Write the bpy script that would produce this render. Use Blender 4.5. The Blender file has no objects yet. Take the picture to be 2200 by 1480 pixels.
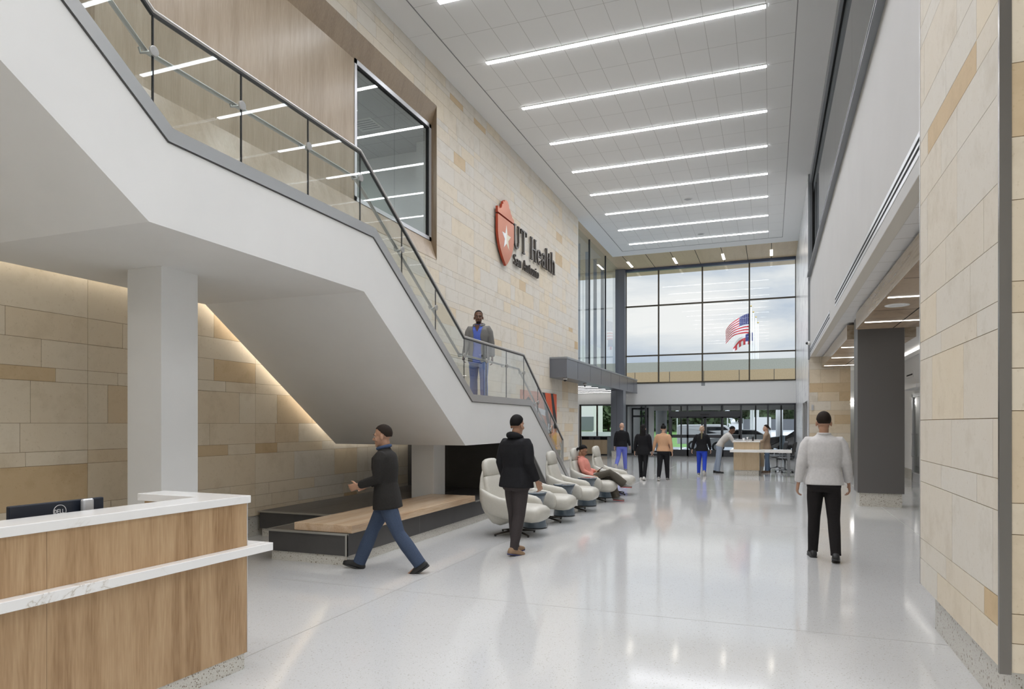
import bpy, bmesh, math, random
from mathutils import Vector, Matrix, noise as mnoise
PI = math.pi
V = Vector
SC = bpy.context.scene
COL = SC.collection

# ------------------------------------------------------------------ helpers
def tag(o, label=None, cat=None, group=None, kind=None):
    if label: o['label'] = label
    if cat: o['category'] = cat
    if group: o['group'] = group
    if kind: o['kind'] = kind
    return o

def empty(name, label, cat, loc=(0, 0, 0), rz=0.0, group=None, kind=None):
    o = bpy.data.objects.new(name, None)
    COL.objects.link(o)
    o.empty_display_size = 0.1
    o.location = loc
    o.rotation_euler = (0, 0, rz)
    return tag(o, label, cat, group, kind)

def copy_tree(o, parent=None):
    c = o.copy()
    COL.objects.link(c)
    if parent is not None:
        c.parent = parent
    for ch in list(o.children):
        copy_tree(ch, c)
    return c

def frame_from(t, ref=V((0, 0, 1))):
    t = t.normalized()
    if abs(t.dot(ref)) > 0.98:
        ref = V((0, 1, 0)) if abs(t.y) < 0.9 else V((1, 0, 0))
    a = t.cross(ref).normalized()
    b = a.cross(t).normalized()
    return a, b

class MB:
    """collects shapes into one bmesh"""
    def __init__(s):
        s.bm = bmesh.new()
    def face(s, vs, mi=0):
        try:
            f = s.bm.faces.new(vs)
            f.material_index = mi
            return f
        except ValueError:
            return None
    def quad(s, pts, mi=0):
        return s.face([s.bm.verts.new(p) for p in pts], mi)
    def box(s, x0, x1, y0, y1, z0, z1, mi=0, M=None):
        P = [V((x, y, z)) for z in (z0, z1) for y in (y0, y1) for x in (x0, x1)]
        if M is not None: P = [M @ p for p in P]
        v = [s.bm.verts.new(p) for p in P]
        for q in ((0, 2, 3, 1), (4, 5, 7, 6), (0, 1, 5, 4), (2, 6, 7, 3), (0, 4, 6, 2), (1, 3, 7, 5)):
            s.face([v[i] for i in q], mi)
        return s
    def prism(s, poly, axis, a0, a1, mi=0, M=None):
        """poly: 2D points; axis 'x' -> (y,z), 'y' -> (x,z), 'z' -> (x,y)"""
        def pt(p, a):
            q = {'x': V((a, p[0], p[1])), 'y': V((p[0], a, p[1])), 'z': V((p[0], p[1], a))}[axis]
            return M @ q if M is not None else q
        A = [s.bm.verts.new(pt(p, a0)) for p in poly]
        B = [s.bm.verts.new(pt(p, a1)) for p in poly]
        n = len(poly)
        s.face(list(reversed(A)), mi)
        s.face(B, mi)
        for i in range(n):
            s.face([A[i], A[(i + 1) % n], B[(i + 1) % n], B[i]], mi)
        return s
    def rings(s, R, mi=0, caps=True, close=False):
        """R: list of rings (lists of Vectors)"""
        vr = [[s.bm.verts.new(p) for p in r] for r in R]
        n = len(vr[0])
        m = len(vr)
        for i in range(m if close else m - 1):
            a, b = vr[i], vr[(i + 1) % m]
            for j in range(n):
                s.face([a[j], a[(j + 1) % n], b[(j + 1) % n], b[j]], mi)
        if caps and not close:
            s.face(list(reversed(vr[0])), mi)
            s.face(vr[-1], mi)
        return s
    def tube(s, pts, rad, n=10, mi=0, round_ends=False, ref=V((0, 0, 1)), flat=1.0):
        pts = [V(p) for p in pts]
        if not hasattr(rad, '__len__'): rad = [rad] * len(pts)
        rad = list(rad)
        if round_ends:
            d0 = (pts[0] - pts[1]).normalized(); d1 = (pts[-1] - pts[-2]).normalized()
            r0, r1 = rad[0], rad[-1]
            pre = [(pts[0] + d0 * r0 * .92, r0 * .35), (pts[0] + d0 * r0 * .6, r0 * .78)]
            post = [(pts[-1] + d1 * r1 * .6, r1 * .78), (pts[-1] + d1 * r1 * .92, r1 * .35)]
            pts = [p for p, _ in pre] + pts + [p for p, _ in post]
            rad = [r for _, r in pre] + rad + [r for _, r in post]
        R = []
        for i, p in enumerate(pts):
            if i == 0: t = pts[1] - p
            elif i == len(pts) - 1: t = p - pts[i - 1]
            else: t = (pts[i + 1] - p).normalized() + (p - pts[i - 1]).normalized()
            t = t.normalized()
            if i == 0: a, b = frame_from(t, ref)
            else:
                a = (a - t * a.dot(t)).normalized(); b = a.cross(t).normalized()
            R.append([p + a * (math.cos(2 * PI * k / n) * rad[i]) + b * (math.sin(2 * PI * k / n) * rad[i] * flat) for k in range(n)])
        return s.rings(R, mi)
    def lathe(s, prof, n=24, mi=0, c=(0, 0, 0)):
        c = V(c)
        R = [[c + V((r * math.cos(2 * PI * k / n), r * math.sin(2 * PI * k / n), z)) for k in range(n)] for r, z in prof]
        return s.rings(R, mi)
    def ell(s, c, r, M=None, mi=0, seg=14, rin=9):
        R = []
        for i in range(1, rin):
            a = PI * i / rin - PI / 2
            ring = []
            for k in range(seg):
                b = 2 * PI * k / seg
                p = V((r[0] * math.cos(a) * math.cos(b), r[1] * math.cos(a) * math.sin(b), r[2] * math.sin(a))) + V(c)
                ring.append(M @ p if M is not None else p)
            R.append(ring)
        return s.rings(R, mi)
    def cyl(s, c0, c1, r, n=20, mi=0):
        return s.tube([c0, c1], r, n, mi)
    def build(s, name, mats, parent=None, smooth=False, bevel=0.0, seg=2, sub=0, world=False, autosm=False):
        bmesh.ops.recalc_face_normals(s.bm, faces=s.bm.faces)
        me = bpy.data.meshes.new(name)
        s.bm.to_mesh(me)
        s.bm.free()
        return finish(name, me, mats, parent, smooth, bevel, seg, sub, world, autosm)

def finish(name, me, mats, parent=None, smooth=False, bevel=0.0, seg=2, sub=0, world=False, autosm=False):
    o = bpy.data.objects.new(name, me)
    COL.objects.link(o)
    for m in (mats if isinstance(mats, (list, tuple)) else [mats]):
        me.materials.append(m)
    if smooth or autosm:
        me.polygons.foreach_set('use_smooth', [True] * len(me.polygons))
    if autosm:
        lim = math.radians(38)
        bm = bmesh.new(); bm.from_mesh(me)
        for e in bm.edges:
            if len(e.link_faces) == 2 and e.calc_face_angle(0) > lim: e.smooth = False
        bm.to_mesh(me); bm.free()
    if bevel:
        b = o.modifiers.new('b', 'BEVEL'); b.width = bevel; b.segments = seg; b.limit_method = 'ANGLE'
        b.angle_limit = math.radians(35)
        b.harden_normals = False
    if sub:
        b = o.modifiers.new('s', 'SUBSURF'); b.levels = sub; b.render_levels = sub
    if parent is not None:
        o.parent = parent
        if world:
            q = parent; off = V((0, 0, 0))
            while q is not None:
                off += q.location; q = q.parent
            o.location = -off
    return o

def superell(w, h, e=2.6, n=20):
    out = []
    for k in range(n):
        a = 2 * PI * k / n
        c, s_ = math.cos(a), math.sin(a)
        out.append((w * math.copysign(abs(c) ** (2 / e), c), h * math.copysign(abs(s_) ** (2 / e), s_)))
    return out

# ------------------------------------------------------------------ materials
def nt(m):
    return m.node_tree.nodes, m.node_tree.links

def mat(name, col, rough=.5, metal=0.0, spec=.5, coat=0.0, emit=None, es=0.0):
    m = bpy.data.materials.new(name)
    m.use_nodes = True
    b = m.node_tree.nodes['Principled BSDF']
    b.inputs['Base Color'].default_value = (*col, 1)
    b.inputs['Roughness'].default_value = rough
    b.inputs['Metallic'].default_value = metal
    b.inputs['Specular IOR Level'].default_value = spec
    b.inputs['Coat Weight'].default_value = coat
    b.inputs['Coat Roughness'].default_value = .1
    if emit:
        b.inputs['Emission Color'].default_value = (*emit, 1)
        b.inputs['Emission Strength'].default_value = es
    return m

def ramp(N, stops):
    r = N.new('ShaderNodeValToRGB')
    els = r.color_ramp.elements
    while len(els) < len(stops): els.new(.5)
    for e, (p, c) in zip(els, stops):
        e.position = p
        e.color = (*c, 1) if len(c) == 3 else c
    return r

def coords(m, scale=(1, 1, 1), kind='Object', rot=(0, 0, 0)):
    N, L = nt(m)
    t = N.new('ShaderNodeTexCoord'); mp = N.new('ShaderNodeMapping')
    mp.inputs['Scale'].default_value = scale
    mp.inputs['Rotation'].default_value = rot
    L.new(t.outputs[kind], mp.inputs['Vector'])
    return mp

def noise_mat(name, stops, scale=(1, 1, 1), nscale=5, detail=4, rough=.5, metal=0, bump=0.0, dist=0.0, spec=.5, coat=0, rot=(0, 0, 0), nr=.55):
    m = mat(name, (1, 1, 1), rough, metal, spec, coat)
    N, L = nt(m)
    mp = coords(m, scale, rot=rot)
    n = N.new('ShaderNodeTexNoise')
    n.inputs['Scale'].default_value = nscale; n.inputs['Detail'].default_value = detail
    n.inputs['Distortion'].default_value = dist; n.inputs['Roughness'].default_value = nr
    L.new(mp.outputs[0], n.inputs['Vector'])
    r = ramp(N, stops)
    L.new(n.outputs['Fac'], r.inputs[0])
    L.new(r.outputs[0], N['Principled BSDF'].inputs['Base Color'])
    if bump:
        bn = N.new('ShaderNodeBump'); bn.inputs['Strength'].default_value = bump; bn.inputs['Distance'].default_value = .01
        L.new(n.outputs['Fac'], bn.inputs['Height'])
        L.new(bn.outputs[0], N['Principled BSDF'].inputs['Normal'])
    return m

def wood_mat(name, c_dark, c_mid, c_light, scale, rough=.4, fine=3.0, spec=.45, figure=.55):
    """laminate with long grain: two stretched noises, the wide one distorted into cathedral figure"""
    m = mat(name, (1, 1, 1), rough, 0, spec)
    N, L = nt(m)
    mp = coords(m, scale)
    a = N.new('ShaderNodeTexNoise'); a.inputs['Scale'].default_value = 1.6; a.inputs['Detail'].default_value = 3; a.inputs['Distortion'].default_value = 1.4
    b = N.new('ShaderNodeTexNoise'); b.inputs['Scale'].default_value = 9 * fine; b.inputs['Detail'].default_value = 4; b.inputs['Distortion'].default_value = .2
    L.new(mp.outputs[0], a.inputs['Vector']); L.new(mp.outputs[0], b.inputs['Vector'])
    w = N.new('ShaderNodeMath'); w.operation = 'MULTIPLY'; w.inputs[1].default_value = 14
    L.new(a.outputs['Fac'], w.inputs[0])
    si = N.new('ShaderNodeMath'); si.operation = 'SINE'; L.new(w.outputs[0], si.inputs[0])
    s2 = N.new('ShaderNodeMath'); s2.operation = 'MULTIPLY_ADD'; s2.inputs[1].default_value = .5 * figure * .45; s2.inputs[2].default_value = .25
    L.new(si.outputs[0], s2.inputs[0])
    ad = N.new('ShaderNodeMath'); ad.operation = 'MULTIPLY_ADD'; ad.inputs[1].default_value = .5
    L.new(b.outputs['Fac'], ad.inputs[0]); L.new(s2.outputs[0], ad.inputs[2])
    r = ramp(N, [(.28, c_dark), (.5, c_mid), (.72, c_light)])
    L.new(ad.outputs[0], r.inputs[0])
    L.new(r.outputs[0], N['Principled BSDF'].inputs['Base Color'])
    return m

def glass_mat(name, tint=(.93, .96, .95), gain=1.5, rough=0.0):
    m = bpy.data.materials.new(name); m.use_nodes = True
    N, L = nt(m); N.clear()
    out = N.new('ShaderNodeOutputMaterial'); mx = N.new('ShaderNodeMixShader')
    tr = N.new('ShaderNodeBsdfTransparent'); tr.inputs[0].default_value = (*tint, 1)
    gl = N.new('ShaderNodeBsdfGlossy'); gl.inputs['Roughness'].default_value = rough
    fr = N.new('ShaderNodeFresnel'); fr.inputs[0].default_value = 1.5
    ge = N.new('ShaderNodeNewGeometry')
    inv = N.new('ShaderNodeMath'); inv.operation = 'SUBTRACT'; inv.inputs[0].default_value = 1
    L.new(ge.outputs['Backfacing'], inv.inputs[1])
    g = N.new('ShaderNodeMath'); g.operation = 'MULTIPLY'; g.inputs[1].default_value = gain; g.use_clamp = True
    L.new(fr.outputs[0], g.inputs[0])
    mu = N.new('ShaderNodeMath'); mu.operation = 'MULTIPLY'
    L.new(g.outputs[0], mu.inputs[0]); L.new(inv.outputs[0], mu.inputs[1])
    L.new(mu.outputs[0], mx.inputs[0]); L.new(tr.outputs[0], mx.inputs[1]); L.new(gl.outputs[0], mx.inputs[2])
    L.new(mx.outputs[0], out.inputs[0])
    return m

def terrazzo(name, base, chip1, chip2, scale, rough, spec=.5, dens=.1):
    m = mat(name, base, rough, 0, spec)
    N, L = nt(m)
    mp = coords(m)
    cols = []
    prev = None
    big = N.new('ShaderNodeTexNoise'); big.inputs['Scale'].default_value = .6; big.inputs['Detail'].default_value = 3
    L.new(mp.outputs[0], big.inputs['Vector'])
    rb = ramp(N, [(.3, tuple(c * .96 for c in base)), (.7, tuple(min(1, c * 1.03) for c in base))])
    L.new(big.outputs['Fac'], rb.inputs[0])
    prev = rb.outputs[0]
    for sc, c, d in ((scale, chip1, dens), (scale * 1.6, chip2, dens * 1.3), (scale * .55, chip1, dens * .45)):
        v = N.new('ShaderNodeTexVoronoi'); v.inputs['Scale'].default_value = sc
        L.new(mp.outputs[0], v.inputs['Vector'])
        sep = N.new('ShaderNodeSeparateColor'); L.new(v.outputs['Color'], sep.inputs[0])
        lt = N.new('ShaderNodeMath'); lt.operation = 'LESS_THAN'; lt.inputs[1].default_value = d
        L.new(sep.outputs[0], lt.inputs[0])
        dl = N.new('ShaderNodeMath'); dl.operation = 'LESS_THAN'; dl.inputs[1].default_value = .42
        L.new(v.outputs['Distance'], dl.inputs[0])
        mu = N.new('ShaderNodeMath'); mu.operation = 'MULTIPLY'
        L.new(lt.outputs[0], mu.inputs[0]); L.new(dl.outputs[0], mu.inputs[1])
        mx = N.new('ShaderNodeMix'); mx.data_type = 'RGBA'
        L.new(mu.outputs[0], mx.inputs['Factor'])
        L.new(prev, mx.inputs['A']); mx.inputs['B'].default_value = (*c, 1)
        prev = mx.outputs['Result']
    L.new(prev, N['Principled BSDF'].inputs['Base Color'])
    return m

def stone_mat(name):
    """sawn limestone: the block's own tone comes from the mesh attribute, mottling from noise"""
    m = mat(name, (1, 1, 1), .62, 0, .35)
    N, L = nt(m)
    at = N.new('ShaderNodeAttribute'); at.attribute_name = 'tone'
    r = ramp(N, [(0.0, (.66, .625, .56)), (.35, (.665, .61, .52)), (.6, (.70, .615, .48)), (.82, (.66, .55, .395)), (1.0, (.56, .41, .235))])
    L.new(at.outputs['Fac'], r.inputs[0])
    mp = coords(m)
    n1 = N.new('ShaderNodeTexNoise'); n1.inputs['Scale'].default_value = 3.0; n1.inputs['Detail'].default_value = 8; n1.inputs['Roughness'].default_value = .66; n1.inputs['Distortion'].default_value = .1
    L.new(mp.outputs[0], n1.inputs['Vector'])
    r1 = ramp(N, [(.30, (.86, .84, .80)), (.5, (1, 1, 1)), (.72, (.97, .955, .93))])
    L.new(n1.outputs['Fac'], r1.inputs[0])
    n2 = N.new('ShaderNodeTexNoise'); n2.inputs['Scale'].default_value = 42; n2.inputs['Detail'].default_value = 3
    L.new(mp.outputs[0], n2.inputs['Vector'])
    r2 = ramp(N, [(.27, (.72, .66, .56)), (.38, (1, 1, 1))])
    L.new(n2.outputs['Fac'], r2.inputs[0])
    m1 = N.new('ShaderNodeMix'); m1.data_type = 'RGBA'; m1.blend_type = 'MULTIPLY'; m1.inputs['Factor'].default_value = .85
    L.new(r.outputs[0], m1.inputs['A']); L.new(r1.outputs[0], m1.inputs['B'])
    m2 = N.new('ShaderNodeMix'); m2.data_type = 'RGBA'; m2.blend_type = 'MULTIPLY'; m2.inputs['Factor'].default_value = .4
    L.new(m1.outputs['Result'], m2.inputs['A']); L.new(r2.outputs[0], m2.inputs['B'])
    L.new(m2.outputs['Result'], N['Principled BSDF'].inputs['Base Color'])
    return m

def quartz_mat(name):
    m = mat(name, (.86, .85, .83), .12, 0, .5)
    N, L = nt(m)
    mp = coords(m, (1, 1, 1))
    n = N.new('ShaderNodeTexNoise'); n.inputs['Scale'].default_value = 1.5; n.inputs['Detail'].default_value = 6; n.inputs['Distortion'].default_value = 1.6; n.inputs['Roughness'].default_value = .6
    L.new(mp.outputs[0], n.inputs['Vector'])
    r = ramp(N, [(.47, (.86, .85, .83)), (.495, (.80, .78, .74)), (.502, (.52, .47, .40)), (.51, (.80, .785, .75)), (.54, (.86, .85, .83))])
    L.new(n.outputs['Fac'], r.inputs[0])
    n2 = N.new('ShaderNodeTexNoise'); n2.inputs['Scale'].default_value = .9
    L.new(mp.outputs[0], n2.inputs['Vector'])
    r2 = ramp(N, [(.48, (0, 0, 0)), (.56, (1, 1, 1))])
    L.new(n2.outputs['Fac'], r2.inputs[0])
    mx = N.new('ShaderNodeMix'); mx.data_type = 'RGBA'
    mx.inputs['A'].default_value = (.86, .85, .83, 1)
    L.new(r2.outputs[0], mx.inputs['Factor']); L.new(r.outputs[0], mx.inputs['B'])
    L.new(mx.outputs['Result'], N['Principled BSDF'].inputs['Base Color'])
    return m

def marble_mat(name):
    m = mat(name, (.7, .7, .7), .25, 0, .5)
    N, L = nt(m)
    mp = coords(m, (1, 1, 1), rot=(0.9, 0, 0))
    n = N.new('ShaderNodeTexNoise'); n.inputs['Scale'].default_value = 1.1; n.inputs['Detail'].default_value = 7; n.inputs['Distortion'].default_value = 1.0
    L.new(mp.outputs[0], n.inputs['Vector'])
    r = ramp(N, [(.3, (.50, .51, .53)), (.45, (.70, .70, .71)), (.6, (.76, .76, .76)), (.75, (.60, .61, .63))])
    L.new(n.outputs['Fac'], r.inputs[0])
    # panel joints 1.2 x .6
    t = N.new('ShaderNodeTexCoord'); s = N.new('ShaderNodeSeparateXYZ'); L.new(t.outputs['Object'], s.inputs[0])
    prev = r.outputs[0]
    for o, p in (('Y', 1.17), ('Z', .73)):
        d = N.new('ShaderNodeMath'); d.operation = 'DIVIDE'; d.inputs[1].default_value = p; L.new(s.outputs[o], d.inputs[0])
        f = N.new('ShaderNodeMath'); f.operation = 'FRACT'; L.new(d.outputs[0], f.inputs[0])
        l = N.new('ShaderNodeMath'); l.operation = 'LESS_THAN'; l.inputs[1].default_value = .008; L.new(f.outputs[0], l.inputs[0])
        mx = N.new('ShaderNodeMix'); mx.data_type = 'RGBA'; L.new(l.outputs[0], mx.inputs['Factor']); L.new(prev, mx.inputs['A']); mx.inputs['B'].default_value = (.42, .42, .42, 1)
        prev = mx.outputs['Result']
    L.new(prev, N['Principled BSDF'].inputs['Base Color'])
    return m

def tile_mat(name, col, line, x0, px, y0, py, lw=.008, rough=.9):
    """ceiling tiles: seams at x0 + i*px and y0 + j*py"""
    m = mat(name, col, rough, 0, .2)
    N, L = nt(m)
    t = N.new('ShaderNodeTexCoord'); s = N.new('ShaderNodeSeparateXYZ'); L.new(t.outputs['Object'], s.inputs[0])
    prev = None
    for o, a, p in (('X', x0, px), ('Y', y0, py)):
        ad = N.new('ShaderNodeMath'); ad.operation = 'SUBTRACT'; ad.inputs[1].default_value = a - lw / 2; L.new(s.outputs[o], ad.inputs[0])
        d = N.new('ShaderNodeMath'); d.operation = 'DIVIDE'; d.inputs[1].default_value = p; L.new(ad.outputs[0], d.inputs[0])
        f = N.new('ShaderNodeMath'); f.operation = 'FRACT'; L.new(d.outputs[0], f.inputs[0])
        l = N.new('ShaderNodeMath'); l.operation = 'LESS_THAN'; l.inputs[1].default_value = lw / p; L.new(f.outputs[0], l.inputs[0])
        if prev is None: prev = l.outputs[0]
        else:
            mxm = N.new('ShaderNodeMath'); mxm.operation = 'MAXIMUM'; L.new(prev, mxm.inputs[0]); L.new(l.outputs[0], mxm.inputs[1]); prev = mxm.outputs[0]
    mx = N.new('ShaderNodeMix'); mx.data_type = 'RGBA'
    mx.inputs['A'].default_value = (*col, 1); mx.inputs['B'].default_value = (*line, 1)
    L.new(prev, mx.inputs['Factor']); L.new(mx.outputs['Result'], N['Principled BSDF'].inputs['Base Color'])
    return m

def emis(name, col, s):
    m = bpy.data.materials.new(name); m.use_nodes = True
    N, L = nt(m); N.clear()
    o = N.new('ShaderNodeOutputMaterial'); e = N.new('ShaderNodeEmission')
    e.inputs[0].default_value = (*col, 1); e.inputs[1].default_value = s
    L.new(e.outputs[0], o.inputs[0])
    return m

M = {}
M['plaster'] = noise_mat('plaster', [(.3, (.74, .735, .715)), (.7, (.77, .765, .745))], nscale=1.5, rough=.75, spec=.3)
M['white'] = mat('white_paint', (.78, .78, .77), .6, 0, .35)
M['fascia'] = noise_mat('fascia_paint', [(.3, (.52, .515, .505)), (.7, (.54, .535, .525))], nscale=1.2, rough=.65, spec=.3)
M['ceil'] = mat('ceiling_paint', (.80, .80, .795), .9, 0, .2)
M['stone'] = stone_mat('limestone')
M['joint'] = mat('mortar', (.33, .245, .155), .9, 0, .1)
M['terrazzo'] = terrazzo('terrazzo_floor', (.58, .58, .57), (.43, .41, .37), (.51, .50, .48), 140, .085, .6, .10)
M['terr_base'] = terrazzo('terrazzo_base', (.60, .575, .515), (.26, .22, .17), (.44, .40, .33), 85, .16, .5, .20)
M['floorjoint'] = mat('floor_joint', (.36, .35, .33), .4)
M['desk_wood'] = wood_mat('desk_laminate', (.27, .155, .07), (.41, .262, .138), (.51, .35, .198), (1.9, 1.9, .13), .40, 5.0)
M['niche_wood'] = wood_mat('niche_laminate', (.285, .215, .145), (.365, .285, .20), (.44, .35, .255), (1.6, 1.6, .09), .30, 5, .5, .3)
M['niche_wood_h'] = wood_mat('niche_laminate_frame', (.185, .128, .075), (.245, .175, .108), (.30, .22, .14), (1.6, 1.6, .14), .36, 4, .5, .3)
M['cloud_wood'] = wood_mat('cloud_laminate', (.27, .185, .11), (.35, .25, .16), (.42, .315, .21), (.9, .35, .9), .35, 2.2, .5, .9)
M['cloud_side'] = wood_mat('cloud_edge_laminate', (.30, .22, .14), (.40, .31, .21), (.47, .38, .27), (1.2, .22, 4.5), .13, 2, .9, .6)
M['soffit_wood'] = wood_mat('soffit_laminate', (.45, .34, .215), (.52, .405, .265), (.58, .46, .315), (1.5, .12, 1.5), .45, 4, .4, .3)
M['bench_wood'] = wood_mat('butcher_block', (.50, .33, .20), (.60, .43, .28), (.69, .53, .37), (2.2, .16, 2.2), .25, 3, .5, .5)
M['far_wood'] = wood_mat('far_laminate', (.42, .31, .19), (.52, .40, .26), (.60, .48, .33), (1.8, 1.8, .14), .42, 4, .45, .3)
M['quartz'] = quartz_mat('quartz')
M['marble'] = marble_mat('marble')
M['charcoal'] = noise_mat('charcoal_laminate', [(.3, (.055, .052, .050)), (.7, (.068, .064, .062))], nscale=3, rough=.38, spec=.5)
M['charpanel'] = mat('charcoal_panel', (.085, .082, .078), .5)
M['trim'] = mat('trim_metal', (.42, .41, .38), .35, .7)
M['steel'] = mat('brushed_steel', (.70, .70, .71), .33, .95)
M['steel_d'] = mat('satin_steel', (.50, .49, .475), .38, .85)
M['bronze'] = mat('bronze_rail', (.36, .345, .33), .3, .9)
M['corner'] = mat('corner_metal', (.22, .205, .185), .25, 1.0)
M['col_dark'] = mat('column_cladding', (.125, .118, .112), .38, .15, .5)
M['bluegrey'] = mat('canopy_metal', (.185, .195, .225), .3, .55)
M['frame_dark'] = mat('frame_dark', (.045, .047, .052), .4, .2)
M['frame_bronze'] = mat('frame_bronze', (.06, .048, .03), .45, .2)
M['frame_grey'] = mat('frame_grey', (.27, .285, .30), .4, .3)
M['alu'] = mat('aluminium', (.62, .63, .65), .32, .6)
M['black'] = mat('black_plastic', (.012, .012, .013), .4)
M['void'] = mat('dark_void', (.004, .004, .004), .9)
M['rubber'] = mat('rubber', (.02, .02, .02), .7)
M['leather'] = noise_mat('cream_leather', [(.3, (.50, .48, .42)), (.7, (.535, .515, .455))], nscale=40, rough=.38, bump=.02, spec=.5)
M['chairbase'] = mat('chair_base', (.035, .028, .022), .3, .6)
M['tableblue'] = mat('lacquer_slate', (.085, .115, .145), .10, 0, .6, .6)
M['glass'] = glass_mat('balustrade_glass', (.945, .97, .955), 2.6)
M['wglass'] = glass_mat('window_glass', (.975, .985, .99), .45)
M['nglass'] = glass_mat('niche_glass', (.72, .76, .75), 1.8)
M['mglass'] = glass_mat('mezzanine_glass', (.62, .65, .65), 1.6)
M['redcopper'] = mat('copper_red', (.40, .115, .045), .30, .6, .5)
M['redside'] = mat('oxide_red', (.40, .055, .02), .5)
M['starwhite'] = mat('star_white', (.85, .85, .85), .4)
M['starcream'] = mat('star_cream', (.72, .66, .50), .4)
M['letter'] = mat('letter_bronze', (.085, .075, .068), .32, .5)
M['strip'] = emis('led_strip', (.985, 1.0, 1.04), 22.0)
M['strip2'] = emis('led_strip_low', (1.0, .97, .93), 9.0)
M['cove'] = emis('led_cove', (1.0, .97, .93), 9.0)
M['panel_e'] = emis('led_panel', (1.0, .98, .95), 9.0)
M['warmstrip'] = emis('led_warm', (1.0, .92, .80), 9.0)
M['wash'] = emis('led_wash', (1.0, .97, .92), 9.5)
# ------------------------------------------------------------------ camera, render, world
H = 1.65
TH = math.atan(555 / 1460)
cd = bpy.data.cameras.new('camera')
cam = bpy.data.objects.new('camera', cd)
COL.objects.link(cam)
cam.location = (0, 0, H)
cam.rotation_euler = (PI / 2, 0, TH)
cd.sensor_width = 36.0
cd.lens = 1460 / 2200 * 36.0
cd.shift_y = (910 - 740) / 2200
cd.clip_start = .05
cd.clip_end = 400
SC.camera = cam
SC.view_settings.view_transform = 'Standard'
SC.view_settings.look = 'None'
SC.view_settings.gamma = 1.0
SC.view_settings.exposure = 0.0
SC.cycles.max_bounces = 8
SC.cycles.diffuse_bounces = 5
SC.cycles.glossy_bounces = 4
SC.cycles.transmission_bounces = 4
SC.cycles.transparent_max_bounces = 12
SC.cycles.caustics_reflective = False
SC.cycles.caustics_refractive = False
SC.cycles.sample_clamp_indirect = 6.0
SC.cycles.use_denoising = True

w = bpy.data.worlds.new('sky'); SC.world = w; w.use_nodes = True
N, L = w.node_tree.nodes, w.node_tree.links
bg = N['Background']
tc = N.new('ShaderNodeTexCoord'); mp = N.new('ShaderNodeMapping'); mp.inputs['Scale'].default_value = (1.6, 1.6, 5.2)
mp.inputs['Location'].default_value = (.3, .1, .0)
L.new(tc.outputs['Generated'], mp.inputs['Vector'])
nz = N.new('ShaderNodeTexNoise'); nz.inputs['Scale'].default_value = 1.9; nz.inputs['Detail'].default_value = 7; nz.inputs['Roughness'].default_value = .55; nz.inputs['Distortion'].default_value = .35
L.new(mp.outputs[0], nz.inputs['Vector'])
rp = ramp(N, [(.34, (.42, .51, .63)), (.45, (.55, .62, .71)), (.54, (.74, .775, .80)), (.66, (.93, .93, .91))])
L.new(nz.outputs['Fac'], rp.inputs[0])
L.new(rp.outputs[0], bg.inputs[0])
# overcast sky: brighter overhead than near the horizon
sx = N.new('ShaderNodeSeparateXYZ'); L.new(tc.outputs['Generated'], sx.inputs[0])
mr = N.new('ShaderNodeMapRange'); mr.inputs['From Min'].default_value = .27; mr.inputs['From Max'].default_value = .95; mr.inputs['To Min'].default_value = 1.0; mr.inputs['To Max'].default_value = 5.0
L.new(sx.outputs['Z'], mr.inputs['Value']); L.new(mr.outputs[0], bg.inputs[1])

# ------------------------------------------------------------------ the shell
XL, XR, ZC, YW, YB = -7.06, 1.17, 9.7, 35.5, -6.0

def struct(name, label, cat, mb=None, mats=None, **k):
    o = mb.build(name, mats, **k)
    return tag(o, label, cat, None, 'structure')

def lamp(name, parent, loc, sx, sy, power, spread, col=(.985, 1.0, 1.06)):
    ld = bpy.data.lights.new(name, 'AREA'); ld.shape = 'RECTANGLE'; ld.size = sx; ld.size_y = sy
    ld.energy = power; ld.spread = math.radians(spread); ld.color = col
    o = bpy.data.objects.new(name, ld); COL.objects.link(o); o.parent = parent; o.location = loc
    return o
# floor
m = MB(); m.box(-14, 9.2, YB, YW + .1, -.12, 0)
floor = struct('floor', 'polished pale terrazzo floor of the whole lobby', 'floor', m, M['terrazzo'])
for i, (a, b, c, d) in enumerate(((-3.47, -3.463, YB, YW), (2.05, 2.057, YB, YW), (-7, 4, 5.88, 5.887), (-7, 4, 11.7, 11.707), (-7, 4, 17.5, 17.507), (-7, 4, 23.3, 23.307))):
    q = MB(); q.box(a, b, c, d, -.01, .0006)
    q.build('floor_joint', M['floorjoint'], floor)

# ashlar stone walls -----------------------------------------------------------
def rect_minus(r, holes):
    out = [r]
    for h in holes:
        nx = []
        for (a, b, c, d) in out:
            ha, hb, hc, hd = max(a, h[0]), min(b, h[1]), max(c, h[2]), min(d, h[3])
            if ha >= hb or hc >= hd:
                nx.append((a, b, c, d)); continue
            if a < ha: nx.append((a, ha, c, d))
            if hb < b: nx.append((hb, b, c, d))
            if c < hc: nx.append((ha, hb, c, hc))
            if hd < d: nx.append((ha, hb, hd, d))
        out = nx
    return [q for q in out if q[1] - q[0] > .01 and q[3] - q[2] > .01]

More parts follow.
